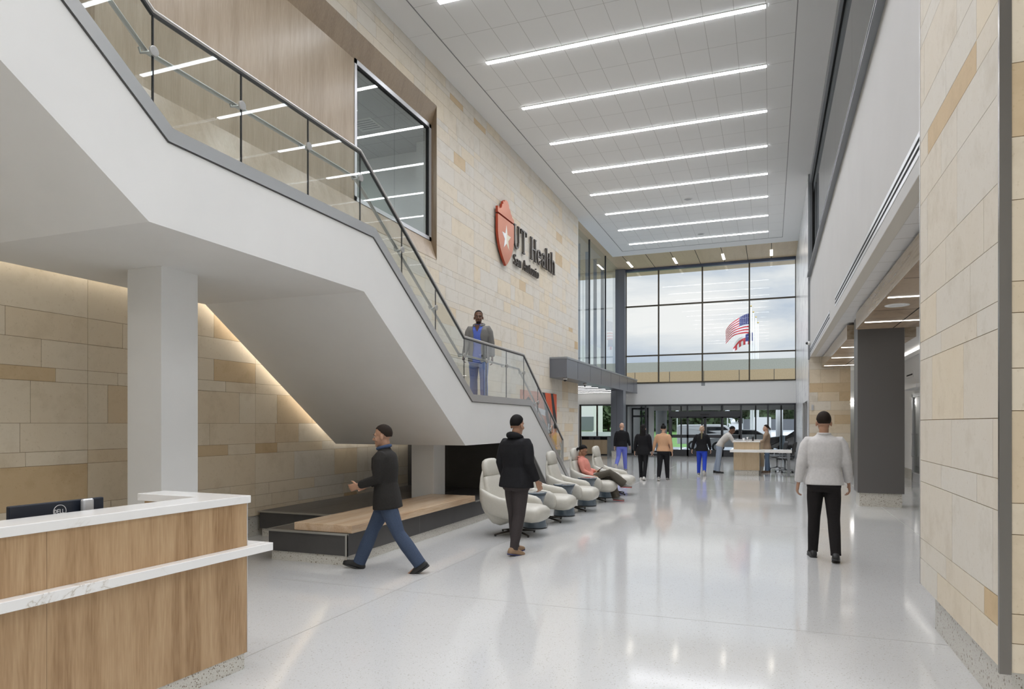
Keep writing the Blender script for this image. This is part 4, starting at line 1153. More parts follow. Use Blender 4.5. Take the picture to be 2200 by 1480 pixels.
# ------------------------------------------------------------------ lounge chairs and side tables
def loft(m, secs, e=2.6, n=22, M_=None):
    """secs: (centre, half-width vector, half-height vector)"""
    R = []
    for c, a, b in secs:
        c, a, b = V(c), V(a), V(b)
        R.append([c + a * x + b * y for x, y in superell(1, 1, e, n)])
    return m.rings(R)
def armchair(lab):
    t = empty('lounge_chair', lab, 'armchair', (0, 0, 0), 0, 'cream lounge chairs in a row')
    up = lambda s: V((0, 0, s)); sy = lambda s: V((0, s, 0))
    # backrest: along a leaning path, seat rear -> shoulder
    path = [(-.20, .27, .30, .05), (-.24, .36, .33, .075), (-.29, .50, .325, .075), (-.335, .64, .29, .07), (-.37, .76, .255, .065), (-.39, .85, .235, .06), (-.395, .875, .20, .045)]
    m = MB()
    secs = []
    for i, (x, z, hw_, th) in enumerate(path):
        n = V((1, 0, .30)).normalized()
        secs.append((V((x, 0, z)), sy(hw_), n * th))
    loft(m, secs, 3.0)
    m.build('backrest', M['leather'], t, smooth=True)
    hp = [(-.385, .865, .20, .045), (-.392, .88, .232, .062), (-.41, .96, .228, .068), (-.425, 1.04, .215, .066), (-.432, 1.09, .185, .058), (-.434, 1.118, .12, .036), (-.434, 1.124, .05, .012)]
    m = MB(); loft(m, [(V((x, 0, z)), sy(h_), V((1, 0, .2)).normalized() * th) for x, z, h_, th in hp], 3.0)
    m.build('headrest', M['leather'], t, smooth=True)
    # outer shell wrapping back down to the base
    sp = [(-.435, 1.0, .20, .02), (-.44, .86, .265, .03), (-.42, .72, .32, .045), (-.375, .56, .375, .07), (-.32, .44, .385, .09), (-.25, .33, .36, .11), (-.17, .23, .30, .12), (-.10, .185, .22, .10)]
    m = MB(); loft(m, [(V((x, 0, z)), sy(h_), V((.85, 0, .5)).normalized() * th) for x, z, h_, th in sp], 3.2)
    m.build('outer_shell', M['leather'], t, smooth=True)
    # seat cushion: rounded nose hanging at the front
    ss = [(-.28, .36, .25, .08), (-.15, .355, .275, .105), (.05, .345, .285, .12), (.22, .335, .285, .13), (.34, .332, .28, .130), (.42, .33, .265, .115), (.465, .328, .24, .088), (.485, .326, .19, .048), (.488, .326, .1, .014)]
    m = MB(); loft(m, [(V((x, 0, z)), sy(h_), up(th)) for x, z, h_, th in ss], 3.0)
    m.build('seat', M['leather'], t, smooth=True)
    for s in (-1, 1):
        aa = [(-.40, .60, .03, .10), (-.33, .525, .055, .145), (-.22, .47, .06, .15), (-.08, .435, .062, .145), (.06, .415, .063, .145), (.17, .40, .062, .14), (.235, .385, .058, .118), (.268, .372, .045, .08), (.28, .365, .02, .03)]
        m = MB(); loft(m, [(V((x, s * (.345 + (.02 if x > -.2 else 0)), z)), sy(h_), up(th)) for x, z, h_, th in aa], 2.8)
        m.build('armrest', M['leather'], t, smooth=True)
    m = MB(); m.lathe([(.05, .25), (.05, .21), (.026, .20), (.026, .10), (.05, .07), (.055, .045), (.03, .04)], 20); m.build('swivel_post', M['chairbase'], t, smooth=True)
    for k in range(4):
        a = PI / 4 + k * PI / 2 + .25
        d = V((math.cos(a), math.sin(a), 0))
        m = MB(); m.tube([d * .03 + V((0, 0, .066)), d * .2 + V((0, 0, .045)), d * .36 + V((0, 0, .024))], [.026, .021, .013], 8, flat=.7)
        f = m.build('base_foot', M['chairbase'], t, smooth=True)
        m = MB(); m.cyl(d * .345 + V((0, 0, 0)), d * .345 + V((0, 0, .02)), .014, 10); m.build('glide', M['rubber'], f)
    return t
clab = ['cream lounge chair nearest the wooden bench, partly behind the dark-jacketed walker', 'cream lounge chair second along the row from the wooden bench', 'empty cream lounge chair just before the seated woman', 'cream lounge chair the woman in pink sits in', 'cream lounge chair beyond the seated woman, last of the row']
spots = [(-3.56, 9.50, -.10), (-3.56, 11.0, .02), (-3.53, 12.52, .02), (-3.53, 14.2, -.02), (-3.44, 15.75, .0)]
proto = None
for lab, (x, y, r) in zip(clab, spots):
    if proto is None: proto = o = armchair(lab)
    else:
        o = copy_tree(proto)
    o['label'] = lab
    o.location = (x, y, 0); o.rotation_euler = (0, 0, r)
def side_table(lab):
    t = empty('side_table', lab, 'side table', (0, 0, 0), 0, 'slate lacquer side tables between the lounge chairs')
    m = MB(); m.lathe([(.195, .015), (.198, .03), (.168, .20), (.135, .33), (.128, .36), (.14, .40), (.168, .49), (.19, .555)], 40); m.build('pedestal', M['tableblue'], t, smooth=True)
    m = MB(); m.lathe([(.188, .545), (.198, .548), (.2, .556), (.198, .564), (.18, .566), (.002, .563)], 40); m.build('table_top', M['tableblue'], t, smooth=True)
    m = MB(); m.lathe([(.185, 0), (.19, .004), (.19, .016), (.1, .016)], 32); m.build('base_ring', M['rubber'], t)
    return t
tl = ['slate-blue hourglass side table after the first lounge chair', 'slate-blue hourglass side table after the second lounge chair', 'slate-blue hourglass side table beside the seated woman, on the near side', 'slate-blue hourglass side table between the last two lounge chairs']
tproto = None
for lab, (x, y) in zip(tl, ((-3.50, 10.22), (-3.46, 11.75), (-3.45, 13.33), (-3.42, 14.98))):
    if tproto is None: tproto = o = side_table(lab)
    else: o = copy_tree(tproto)
    o['label'] = lab; o.location = (x, y, 0)

# ------------------------------------------------------------------ waste cabinet in the alcove
wc = empty('waste_cabinet', 'wood waste and recycling cabinet with a dark slotted top by the alcove window', 'waste cabinet', (-8.62, 34.95, 0))
MB().box(-.72, .66, 0, .5, .06, .80).build('cabinet_body', M['far_wood'], wc)
MB().box(.66, .76, -.02, .52, 0, .99).build('side_panel', M['frame_grey'], wc)
MB().box(-.76, -.72, -.02, .52, 0, .99).build('side_panel', M['frame_grey'], wc)
MB().box(-.72, .66, .04, .5, .80, .96).build('slot_recess', M['void'], wc)
MB().box(-.76, .76, -.02, .52, .96, .99).build('cabinet_top', M['frame_grey'], wc)
m = MB(); m.box(-.33, .27, .0, .05, .80, .95); m.build('opening_plate', M['frame_dark'], wc)
m = MB(); m.tube([(-.03, -.004, .875), (-.03, .0, .875)], .055, 18); m.build('round_opening', M['void'], wc)
MB().box(-.70, .64, .03, .48, 0, .06).build('plinth', M['black'], wc)

# ------------------------------------------------------------------ far information desk
fd = empty('information_desk', 'wood information desk with white counters near the entrance doors', 'desk', (-1.10, 22.85, 0))
MB().box(0, .78, 0, .16, .17, 1.06).build('end_panel', M['far_wood'], fd)
MB().box(0, .16, .16, 2.3, .17, 1.06).build('side_panel', M['far_wood'], fd)
MB().box(0, .9, 2.14, 2.3, .17, 1.06).build('end_panel', M['far_wood'], fd)
MB().box(.02, .76, .02, .14, 0, .17).build('desk_base', M['terr_base'], fd)
MB().box(.02, .14, .16, 2.28, 0, .17).build('desk_base', M['terr_base'], fd)
MB().box(.02, .88, 2.16, 2.28, 0, .17).build('desk_base', M['terr_base'], fd)
m = MB(); m.prism([(-.03, -.03), (.80, -.03), (.80, .28), (.30, .28), (.30, 2.05), (.93, 2.05), (.93, 2.33), (-.03, 2.33)], 'z', 1.061, 1.10); m.build('upper_counter', M['quartz'], fd)
m = MB(); m.box(-.10, 1.72, -.26, -.001, .745, .83); m.box(.79, 1.72, -.01, .40, .745, .83); m.build('lower_counter', M['quartz'], fd, bevel=.004)
MB().box(.76, .80, .02, .16, 0, 1.06).build('corner_panel', M['col_dark'], fd)
MB().box(1.6, 1.68, .1, .3, 0, .745).build('support_leg', M['frame_grey'], fd)
MB().box(.17, .75, .3, 2.1, .70, .73).build('work_surface', M['quartz'], fd)
for x, y, h, c, lab in ((.42, .10, .11, 'alu', 'small grey cup on the information desk, beside the leaning man'), (.30, .18, .08, 'white', 'small white cup on the information desk, behind the grey cup'), (.58, .12, .14, 'black', 'little dark pen pot on the information desk, nearest the standing woman')):
    t = empty('desk_cup' if c != 'black' else 'pen_pot', lab, 'cup' if c != 'black' else 'pen pot', (-1.10 + x, 22.85 + y, 1.10))
    m = MB(); m.lathe([(.028, 0), (.036, h), (.031, h), (.024, .01)], 14); m.build('cup_body', M[c], t, smooth=True)
    if c == 'black':
        for k in range(3): MB().tube([(.01 * (k - 1), .005, .02), (.022 * (k - 1), .01, h + .07)], .004, 6).build('pen', M['frame_grey'], t)
    else:
        m = MB(); m.lathe([(.037, h - .004), (.038, h + .008), (.02, h + .012)], 14); m.build('lid', M['white'], t)
def office_chair(x, y, r, lab):
    t = empty('office_chair', lab, 'office chair', (x, y, 0), r, 'black office chairs at the information desk')
    m = MB(); loft(m, [(V((a, 0, .47)), V((0, h_, 0)), V((0, 0, th))) for a, h_, th in ((-.24, .18, .02), (-.2, .23, .04), (0, .25, .045), (.18, .24, .045), (.24, .18, .025))], 3); m.build('seat', M['black'], t, smooth=True)
    m = MB(); loft(m, [(V((-.24 - .1 * i / 5, 0, .58 + .09 * i)), V((0, h_, 0)), V((.022, 0, 0))) for i, h_ in enumerate((.18, .22, .225, .22, .205, .16))], 3); m.build('backrest', M['black'], t, smooth=True)
    m = MB(); m.tube([(-.05, 0, .42), (-.28, 0, .42), (-.33, 0, .52), (-.33, 0, .7)], .02, 8); m.build('back_bracket', M['frame_grey'], t, smooth=True)
    for s in (-1, 1):
        m = MB(); m.tube([(0, s * .24, .44), (0, s * .29, .46), (0, s * .29, .66), (-.1, s * .28, .67), (.14, s * .28, .67)], .017, 8); m.build('armrest', M['frame_grey'], t, smooth=True)
    m = MB(); m.cyl((0, 0, .08), (0, 0, .44), .026, 14); m.build('gas_lift', M['frame_grey'], t, smooth=True)
    for k in range(5):
        a = 2 * PI * k / 5 + .3; d = V((math.cos(a), math.sin(a), 0))
        m = MB(); m.tube([d * .02 + V((0, 0, .11)), d * .29 + V((0, 0, .075))], [.022, .014], 8)
        f = m.build('base_spoke', M['frame_grey'], t, smooth=True)
        m = MB(); n = d.cross(V((0, 0, 1))); m.cyl(d * .29 - n * .018 + V((0, 0, .03)), d * .29 + n * .018 + V((0, 0, .03)), .03, 14); m.build('caster', M['rubber'], f)
    return t
office_chair(.46, 24.7, PI - .3, 'black office chair on casters nearest the lower white counter')
office_chair(.22, 25.9, PI + .3, 'black office chair partly hidden behind the woman at the desk')

# cameras and small fittings
def dome(loc, lab, up=True):
    t = empty('dome_camera', lab, 'camera', loc)
    m = MB(); m.lathe([(.02, 0), (.075, 0), (.075, -.05), (.06, -.06)], 20); m.build('mount', M['white'], t, smooth=True)
    m = MB(); m.ell((0, 0, -.065), (.055, .055, .055)); m.build('dome', M['black'], t, smooth=True)
dome((-6.60, 22.5, 3.219), 'white dome camera under the near end of the box canopy')
dome((-6.79, 25.9, 3.219), 'dome camera under the canopy past the limestone wall')
t = empty('wall_camera', 'small white dome camera on the edge of the white wall band', 'camera', (1.185, 23.6, 4.214))
m = MB(); m.tube([(.012, 0, 0), (-.07, 0, 0)], .06, 16); m.build('mount', M['white'], t, smooth=True)
m = MB(); m.ell((-.085, 0, 0), (.05, .045, .045)); m.build('dome', M['black'], t, smooth=True)

# unseen lights added under the upper stair landing to brighten the desk area
for i, (x, y) in enumerate(((-5.9, -.2), (-5.9, -1.6), (-4.9, -.9))):
    t = empty('added_landing_light', 'added square flush light under the upper stair landing, out of the picture', 'ceiling light', (x, y, 5.12), 0, 'added lights under the upper landing')
    MB().box(-.32, .32, -.32, .32, -.022, -.002).build('diffuser', M['panel_e'], t)
    lamp('led_array', t, (0, 0, -.03), .6, .6, 4, 170)
# ------------------------------------------------------------------ outdoors
M['grass'] = noise_mat('lawn', [(.35, (.075, .17, .035)), (.65, (.13, .26, .06))], nscale=6, rough=.9)
M['asphalt'] = noise_mat('asphalt', [(.3, (.20, .215, .235)), (.7, (.25, .265, .285))], nscale=3, rough=.85)
M['concrete'] = noise_mat('concrete', [(.3, (.50, .51, .52)), (.7, (.58, .585, .59))], nscale=2, rough=.85)
M['leaf'] = noise_mat('tree_leaf', [(.3, (.022, .045, .014)), (.55, (.05, .085, .028)), (.75, (.10, .14, .05))], nscale=1.4, rough=.8)
M['leaf2'] = noise_mat('tree_leaf_light', [(.3, (.06, .09, .03)), (.7, (.17, .19, .08))], nscale=3, rough=.8)
M['bark'] = mat('bark', (.07, .05, .035), .9)
m = MB(); m.box(-40, 30, 36, 120, -.40, -.14); struct('ground', 'asphalt drive outside the entrance', 'ground', m, M['asphalt'])
m = MB(); m.box(-14, 8, VY + .3, 43, -.2, -.04); struct('pavement', 'pale pavement outside the doors', 'pavement', m, M['concrete'])
m = MB()
m.prism([(53, -.14), (75, .95), (110, 1.3), (110, -.3), (53, -.3)], 'x', -40, -4.5)
tag(m.build('lawn', M['grass']), 'sloping green lawn beyond the drive', 'lawn', None, 'structure')
m = MB(); m.prism([(56, -.14), (95, 2.4), (95, -.3), (56, -.3)], 'x', -4.5, 14); struct('road', 'pale road rising away beyond the parked cars', 'road', m, M['concrete'])
m = MB()
for k in range(7):
    m.box(-9.3 + k * 1.7 - .06, -9.3 + k * 1.7 + .06, 47, 52, -.139, -.133)
m.box(-12, 8, 46.9, 47.05, -.139, -.133)
tag(m.build('parking_lines', M['starwhite']), 'white painted parking lines on the drive', 'road markings', None, 'structure')
# porte-cochere roof beyond the doors
m = MB(); m.box(-13, 6, YW + .3, 43.9, 3.30, 3.42); struct('roof_canopy', 'flat roof over the entrance drive', 'roof', m, mat('roof_grey', (.45, .45, .43), .9))
par = empty('roof_parapet', 'beige roof parapet seen low in the tall window', 'parapet', (-3, 43.9, 3.3), 0, None, 'structure')
MB().box(-13, 6, 43.9, 44.2, 3.2, 4.95).build('parapet_lower', noise_mat('parapet_tan', [(.35, (.36, .27, .16)), (.65, (.48, .37, .23))], nscale=30, rough=.9), par, world=True)
MB().box(-13, 6, 43.9, 44.25, 4.95, 5.58).build('parapet_upper', noise_mat('parapet_grey', [(.35, (.30, .31, .27)), (.65, (.40, .40, .35))], nscale=30, rough=.9), par, world=True)
for x in (-8.2, -6.0, -3.9, -1.8, .2): MB().box(x, x + .03, 43.893, 43.9, 3.42, 4.95).build('parapet_joint', M['frame_dark'], par, world=True)
# roof overhang outside the head of the tall window
m = MB(); m.box(-13, 6, YW + .1, 37.1, ZC - .0, ZC + .2); struct('soffit_outside', 'tan underside of the roof edge outside the tall window', 'soffit', m, M['soffit_wood'])
for x, y, r, lab in ((-6.1, 41.2, .33, 'round pale column outside left of the doors'), (.55, 47.5, .22, 'slim white column outside beyond the information desk')):
    m = MB(); m.cyl((x, y, -.14), (x, y, 3.3), r, 28); struct('column_outside', lab, 'column', m, M['concrete'], smooth=True)
m = MB(); m.cyl((.62, 40.4, -.04), (.62, 40.4, 1.0), .14, 20); tag(m.build('bollard', mat('bollard_blue', (.30, .40, .48), .4), smooth=True), 'pale blue bollard outside the glass behind the office chairs', 'bollard')
m = MB(); m.box(-1.1, .05, 50, 50.1, .3, 2.1); sgn = tag(m.build('roadside_sign', M['starwhite']), 'white information board beyond the parked cars', 'sign')
for x in (-1.0, -.1): MB().box(x, x + .1, 50.02, 50.08, -.14, .32).build('sign_post', M['frame_grey'], sgn)
# flags
fp = []
for i, (x, y, h) in enumerate(((-1.45, 58.0, 11.05), (-1.3, 59.2, 10.75), (-1.12, 60.4, 10.5), (-.98, 61.6, 10.2))):
    t = empty('flagpole', ['white flagpole flying the striped flag, nearest the window bar', 'second white flagpole, just past the window bar', 'third white flagpole in the group', 'fourth white flagpole, lowest of the group'][i], 'flagpole', (x, y, 0), 0, 'flagpoles outside the tall window')
    m = MB(); m.tube([(0, 0, -.2), (0, 0, h)], [.085, .045], 12); m.build('pole', M['white'], t, smooth=True)
    m = MB(); m.ell((0, 0, h + .06), (.07, .07, .07)); m.build('finial', mat('gold%d' % i, (.55, .40, .12), .3, .8), t, smooth=True)
def flag(name, lab, P0_, w_, h_, droop, colour, nx=44, ny=26, seed=0):
    bm = bmesh.new()
    vs = [[None] * (ny + 1) for _ in range(nx + 1)]
    for i in range(nx + 1):
        for j in range(ny + 1):
            u, v = i / nx, j / ny
            x = P0_[0] - w_ * (u - .12 * u * u)
            z = P0_[2] - h_ * v * (1 - .42 * u) - droop * (u ** 1.7) + .05 * math.sin(9 * u + 2 * v + seed) * u
            y = P0_[1] + .28 * math.sin(6.5 * u + 1.6 * v + seed) * (.25 + u)
            vs[i][j] = bm.verts.new((x, y, z))
    for i in range(nx):
        for j in range(ny):
            f = bm.faces.new((vs[i][j], vs[i + 1][j], vs[i + 1][j + 1], vs[i][j + 1]))
            f.material_index = colour((i + .5) / nx, (j + .5) / ny, i, j)
            f.smooth = True
    me = bpy.data.meshes.new(name); bm.to_mesh(me); bm.free()
    o = finish(name, me, [mat('flag_red', (.62, .05, .06), .7), mat('flag_white', (.84, .84, .84), .7), mat('flag_blue', (.045, .055, .21), .7)])
    s_ = o.modifiers.new('t', 'SOLIDIFY'); s_.thickness = .006
    return tag(o, lab, 'flag')
def us(u, v, i, j):
    if u < .4 and v < 7 / 13:
        a, b = i, j
        return 1 if (i % 3 == 1 and j % 3 == 1) else 2
    return 0 if int(v * 13) % 2 == 0 else 1
flag('national_flag', 'star and stripe flag blowing on the nearest pole', (-1.53, 58.0, 10.55), 2.15, 1.65, 1.35, us, 45, 39)
flag('folded_flag', 'red, white and blue flag curled below the striped flag', (-1.35, 59.2, 9.15), 1.75, 1.0, .95, lambda u, v, i, j: 2 if u < .33 and v < .72 else ((0 if int(u * 9) % 2 else 1) if v > .55 else (1 if v < .28 else 0)), 36, 20, 1.3)

# cars
def car(x, y, r, body, kind, lab, group='vehicles parked outside'):
    t = empty('car' if kind != 'van' else 'van', lab, 'car' if kind != 'van' else 'van', (x, y, -.14), r, group)
    if kind == 'sedan': prof = [(-2.3, .35), (-2.32, .75), (-2.15, .92), (-1.55, .98), (-.75, 1.42), (.35, 1.44), (1.15, 1.0), (2.0, .86), (2.25, .68), (2.28, .35)]; wt = .78; win = [(-1.42, 1.0), (-.74, 1.36), (.32, 1.38), (1.0, 1.0)]
    elif kind == 'suv': prof = [(-2.4, .4), (-2.42, .95), (-2.3, 1.15), (-2.05, 1.62), (-.2, 1.70), (.55, 1.62), (1.3, 1.12), (2.2, 1.0), (2.4, .8), (2.42, .4)]; wt = .85; win = [(-2.1, 1.18), (-1.95, 1.56), (-.2, 1.62), (.5, 1.55), (1.12, 1.15)]
    else: prof = [(-2.5, .45), (-2.52, 1.62), (-2.4, 1.72), (.2, 1.74), (.6, 1.66), (1.25, 1.16), (2.2, 1.04), (2.4, .85), (2.42, .45)]; wt = .88; win = [(-.6, 1.12), (-.6, 1.58), (.52, 1.58), (1.05, 1.14)]
    m = MB()
    R = []
    for yy, s_ in ((-wt, .94), (-wt * .97, 1.0), (wt * .97, 1.0), (wt, .94)):
        R.append([V((a * (1 if abs(yy) < wt else .985), yy * (.86 if z > 1.25 else 1), .35 + (z - .35) * s_ if z > .5 else z)) for a, z in prof])
    m.rings(R)
    m.build('car_body', body, t, bevel=.05, seg=2)
    gl = mat('car_glass', (.02, .025, .03), .08, 0, .6) if 'car_glass' not in bpy.data.materials else bpy.data.materials['car_glass']
    m = MB()
    for s_ in (-1, 1): m.prism(win, 'y', s_ * (wt * .9 - .02), s_ * (wt * .9 + .03))
    m.build('side_window', gl, t)
    for a in (-1.45, 1.45):
        for s_ in (-1, 1):
            m = MB(); m.cyl((a, s_ * (wt - .2), .34), (a, s_ * (wt + .02), .34), .34, 24); f = m.build('wheel', M['rubber'], t, bevel=.03)
            m = MB(); m.cyl((a, s_ * (wt + .0), .34), (a, s_ * (wt + .03), .34), .21, 16); m.build('hub_cap', M['alu'], f)
    return t
wb = mat('car_white', (.78, .79, .80), .2, 0, .5, .8); db = mat('car_dark', (.030, .026, .025), .2, .2, .5, .8)
car(-3.3, 47.0, 0, wb, 'van', 'white delivery van outside the sliding doors')
car(-1.6, 44.4, PI, wb, 'sedan', 'white saloon car outside between the doors and the dark car')
car(2.2, 42.0, PI - .05, db, 'suv', 'dark car parked close outside the right-hand glass')
# fence
fn = empty('board_fence', 'long grey fence on the slope beyond the road', 'fence', (2, 72, 0))
m = MB(); m.box(-4.6, 14, -.02, .02, 1.0, 2.1); m.build('fence_panel', mat('fence_grey', (.13, .135, .15), .8), fn)
for k in range(8):
    MB().box(-4.6 + k * 2.5, -4.5 + k * 2.5, -.06, -.02, .6, 2.2).build('fence_post', M['frame_grey'], fn)
for i, x in enumerate((-9.5, -7.9, -3.6)):
    t = empty('lamp_post', 'slim pale lamp post on the lawn, %s' % ['leftmost of three', 'middle of three', 'rightmost of three'][i], 'lamp post', (x, 62 + i, .2), 0, 'lamp posts on the lawn')
    m = MB(); m.tube([(0, 0, -.2), (0, 0, 2.6)], .05, 8); m.build('pole', M['concrete'], t); m = MB(); m.lathe([(.05, 2.5), (.14, 2.55), (.14, 2.62), (.02, 2.66)], 12); m.build('lamp_head', M['concrete'], t)
# trees
def tree(x, y, z, hgt, wid, seed, lab, mt, leafn=900, tr=.14, group='trees behind the drive', ls=.16, lowz=.42, nb=9):
    rnd = random.Random(seed)
    t = empty('tree', lab, 'tree', (x, y, z), 0, group)
    m = MB(); m.tube([(0, 0, -.4), (.05, .02, hgt * .25), (-.04, .0, hgt * .5), (.05, 0, hgt * .75)], [tr, tr * .8, tr * .55, tr * .25], 8)
    for k in range(5):
        a = rnd.uniform(0, 2 * PI); b = hgt * rnd.uniform(.3, .55)
        m.tube([(0, 0, b), (math.cos(a) * wid * .35, math.sin(a) * wid * .35, b + hgt * .18)], [tr * .4, tr * .15], 6)
    m.build('trunk', M['bark'], t, smooth=True)
    m = MB()
    blobs = [(rnd.uniform(-.32, .32) * wid, rnd.uniform(-.32, .32) * wid, hgt * rnd.uniform(lowz, .86), rnd.uniform(.18, .30) * wid) for _ in range(nb)]
    for k in range(leafn):
        bx, by, bz, br = rnd.choice(blobs)
        u = V((rnd.gauss(0, 1), rnd.gauss(0, 1), rnd.gauss(0, 1))).normalized() * br * rnd.uniform(.75, 1.08)
        c = V((bx, by, bz)) + V((u.x, u.y, u.z * .8))
        a = V((rnd.gauss(0, 1), rnd.gauss(0, 1), rnd.gauss(0, 1))).normalized(); b = a.orthogonal().normalized()
        s_ = ls * rnd.uniform(.7, 1.5)
        m.quad([c - a * s_, c + b * s_ * .55, c + a * s_, c - b * s_ * .55])
    m.build('crown', mt, t)
rt = random.Random(4)
tx = [(-22 + 2.75 * i, 73 + (i % 2) * 6 + (0 if i < 7 else 6)) for i in range(12)]
tsz = [5.4, 6.0, 5.2, 5.9, 5.6, 6.0, 5.5, 5.8, 5.5, 5.7, 5.4, 5.6]
tw = ['behind the round outside column', 'left of the sliding doors', 'above the lawn left of the doors', 'behind the left door leaf', 'behind the nearest lamp post', 'behind the centre of the doors', 'over the white van', 'over the white board', 'over the white saloon car', 'over the pale road', 'over the fence', 'farthest along the fence']
for (x, y), h_, w_ in zip(tx, tsz, tw):
    tree(x, y, 1.0 if x < -4.5 else 1.6, h_, 4.3, int(x * 10) + 300, 'dark leafy tree outside, ' + w_, M['leaf'], 1500, ls=.42, lowz=.08, nb=16)
tree(-15.6, 52, -.14, 4.2, 2.2, 77, 'young pale-leaved tree outside the alcove window', M['leaf2'], 900, .07, None, .10)
m = MB(); m.box(-34, -15.5, 62, 66, -.2, 9); bl = tag(m.build('white_building', mat('pale_render', (.72, .71, .68), .9)), 'pale building far outside the alcove window', 'building')
MB().box(-34, -15.4, 61.9, 62, 1.0, 2.3).build('ground_windows', mat('bldg_glass', (.16, .18, .18), .3), bl)
m = MB(); m.box(-30, -10.5, 56, 56.3, -.2, .95); tag(m.build('garden_wall', M['concrete']), 'low pale wall outside the alcove window', 'wall')
# ------------------------------------------------------------------ people
def evalmesh(bm, name, voxel, smooth_it=4, fac=.5):
    me = bpy.data.meshes.new(name + '_raw')
    bmesh.ops.recalc_face_normals(bm, faces=bm.faces)
    bm.to_mesh(me); bm.free()
    o = bpy.data.objects.new(name + '_raw', me); COL.objects.link(o)
    r = o.modifiers.new('r', 'REMESH'); r.mode = 'VOXEL'; r.voxel_size = voxel; r.use_smooth_shade = True
    if smooth_it:
        s_ = o.modifiers.new('s', 'SMOOTH'); s_.iterations = smooth_it; s_.factor = fac
    dg = bpy.context.evaluated_depsgraph_get()
    out = bpy.data.meshes.new_from_object(o.evaluated_get(dg))
    bpy.data.objects.remove(o); bpy.data.meshes.remove(me)
    out.name = name
    out.polygons.foreach_set('use_smooth', [True] * len(out.polygons))
    return out

def rx(a):
    return Matrix.Rotation(a, 3, 'X')
def d2r(*a): return [math.radians(q) for q in a]

def fk(h, lean=0, twist=0, legs=((0, 0, 0, 0), (0, 0, 0, 0)), arms=((5, 6, 10), (5, 6, 10)), head=(0, 0), hipw=.088, shw=.175, pel=None, bend=0):
    """legs (L,R): thigh pitch, knee bend, foot pitch (toe down +), abduction; arms (L,R): pitch, abduction, elbow.
    local frame: +Y forward, +X to the person's right"""
    k = h / 1.75
    J = {}
    P = V((0, 0, .93 * k))
    for s, nm, (a, b, f, ab) in ((-1, 'L', legs[0]), (1, 'R', legs[1])):
        a, b, f, ab = d2r(a, b, f, ab)
        hip = P + V((s * hipw * k, 0, -.02 * k))
        def dr(t): return V((s * math.sin(ab) * math.cos(t), math.sin(t), -math.cos(t) * math.cos(ab)))
        kn = hip + dr(a) * .425 * k
        an = kn + dr(a - b) * .41 * k
        fd = V((s * .10, math.cos(f), -math.sin(f)))
        J['hip' + nm], J['kn' + nm], J['an' + nm], J['toe' + nm] = hip, kn, an, an + fd.normalized() * .20 * k + V((0, 0, -.045 * k))
        J['fd' + nm] = fd.normalized()
    J['pel'] = P
    R = rx(-math.radians(lean)) @ Matrix.Rotation(math.radians(twist), 3, 'Z')
    R2 = rx(-math.radians(lean + bend)) @ Matrix.Rotation(math.radians(twist), 3, 'Z')
    J['waist'] = P + R @ V((0, 0, .17 * k))
    J['chest'] = J['waist'] + R2 @ V((0, 0, .19 * k))
    J['neck'] = J['chest'] + R2 @ V((0, -.01 * k, .17 * k))
    for s, nm, (p, q, e) in ((-1, 'L', arms[0]), (1, 'R', arms[1])):
        p, q, e = d2r(p, q, e)
        sh = J['neck'] + R2 @ V((s * shw * k, 0, -.045 * k))
        def dr(t, ab): return V((s * math.sin(ab), math.sin(t) * math.cos(ab), -math.cos(t) * math.cos(ab)))
        el = sh + dr(p, q) * .285 * k
        wr = el + dr(p + e, q * .6 if e < math.radians(40) else -.25) * .25 * k
        J['sh' + nm], J['el' + nm], J['wr' + nm] = sh, el, wr
    J['R'] = R2; J['Rp'] = R
    hy, hp = head
    J['head'] = J['neck'] + rx(-math.radians(lean + bend) * .5) @ V((0, .018 * k, .150 * k))
    J['HR'] = Matrix.Rotation(math.radians(hy), 3, 'Z') @ rx(-math.radians(hp))
    lo = min(J['anL'].z, J['anR'].z) - .075 * k
    dz = V((0, 0, -lo))
    for n, q in list(J.items()):
        if isinstance(q, Vector) and not n.startswith('fd'): J[n] = q + dz
    return J, k

def hand_shape(m, wr, d, palm, k, curl=25, spread=6, s=1):
    """palm blade, four separate fingers of unequal length, thumb from the side near the base"""
    d = d.normalized(); palm = (palm - d * palm.dot(d)).normalized()
    side = d.cross(palm).normalized() * s      # towards the thumb
    q = k
    c0 = wr
    loft(m, [(c0 - d * .03 * q, side * .024 * q, palm * .02 * q), (c0 + d * .01 * q, side * .030 * q, palm * .017 * q), (c0 + d * .05 * q, side * .040 * q, palm * .015 * q), (c0 + d * .09 * q, side * .042 * q, palm * .012 * q), (c0 + d * .098 * q, side * .036 * q, palm * .008 * q)], 2.4, 14)
    for i, (off, ln) in enumerate(((.031, .070), (.0105, .080), (-.0105, .074), (-.031, .058))):
        a = math.radians(spread * (1.5 - i))
        dd = (d * math.cos(a) + side * math.sin(a)).normalized()
        p = c0 + d * .088 * q + side * off * q
        pts = [p]
        cur = 0
        for j, fr_ in enumerate((.46, .32, .24)):
            cur += math.radians(curl * (.8 if j == 0 else 1.0) + i * 3)
            v = dd * math.cos(cur) + palm * math.sin(cur)
            pts.append(pts[-1] + v * ln * fr_ * q)
        m.tube(pts, [.0095 * q, .009 * q, .0082 * q, .007 * q], 8, round_ends=True)
    tp = c0 + d * .022 * q + side * .026 * q
    t1 = tp + (d * .6 + side * .75 + palm * .25).normalized() * .040 * q
    t2 = t1 + (d * .85 + side * .3 + palm * .35).normalized() * .034 * q
    m.tube([tp, t1, t2], [.0125 * q, .0105 * q, .0085 * q], 8, round_ends=True)

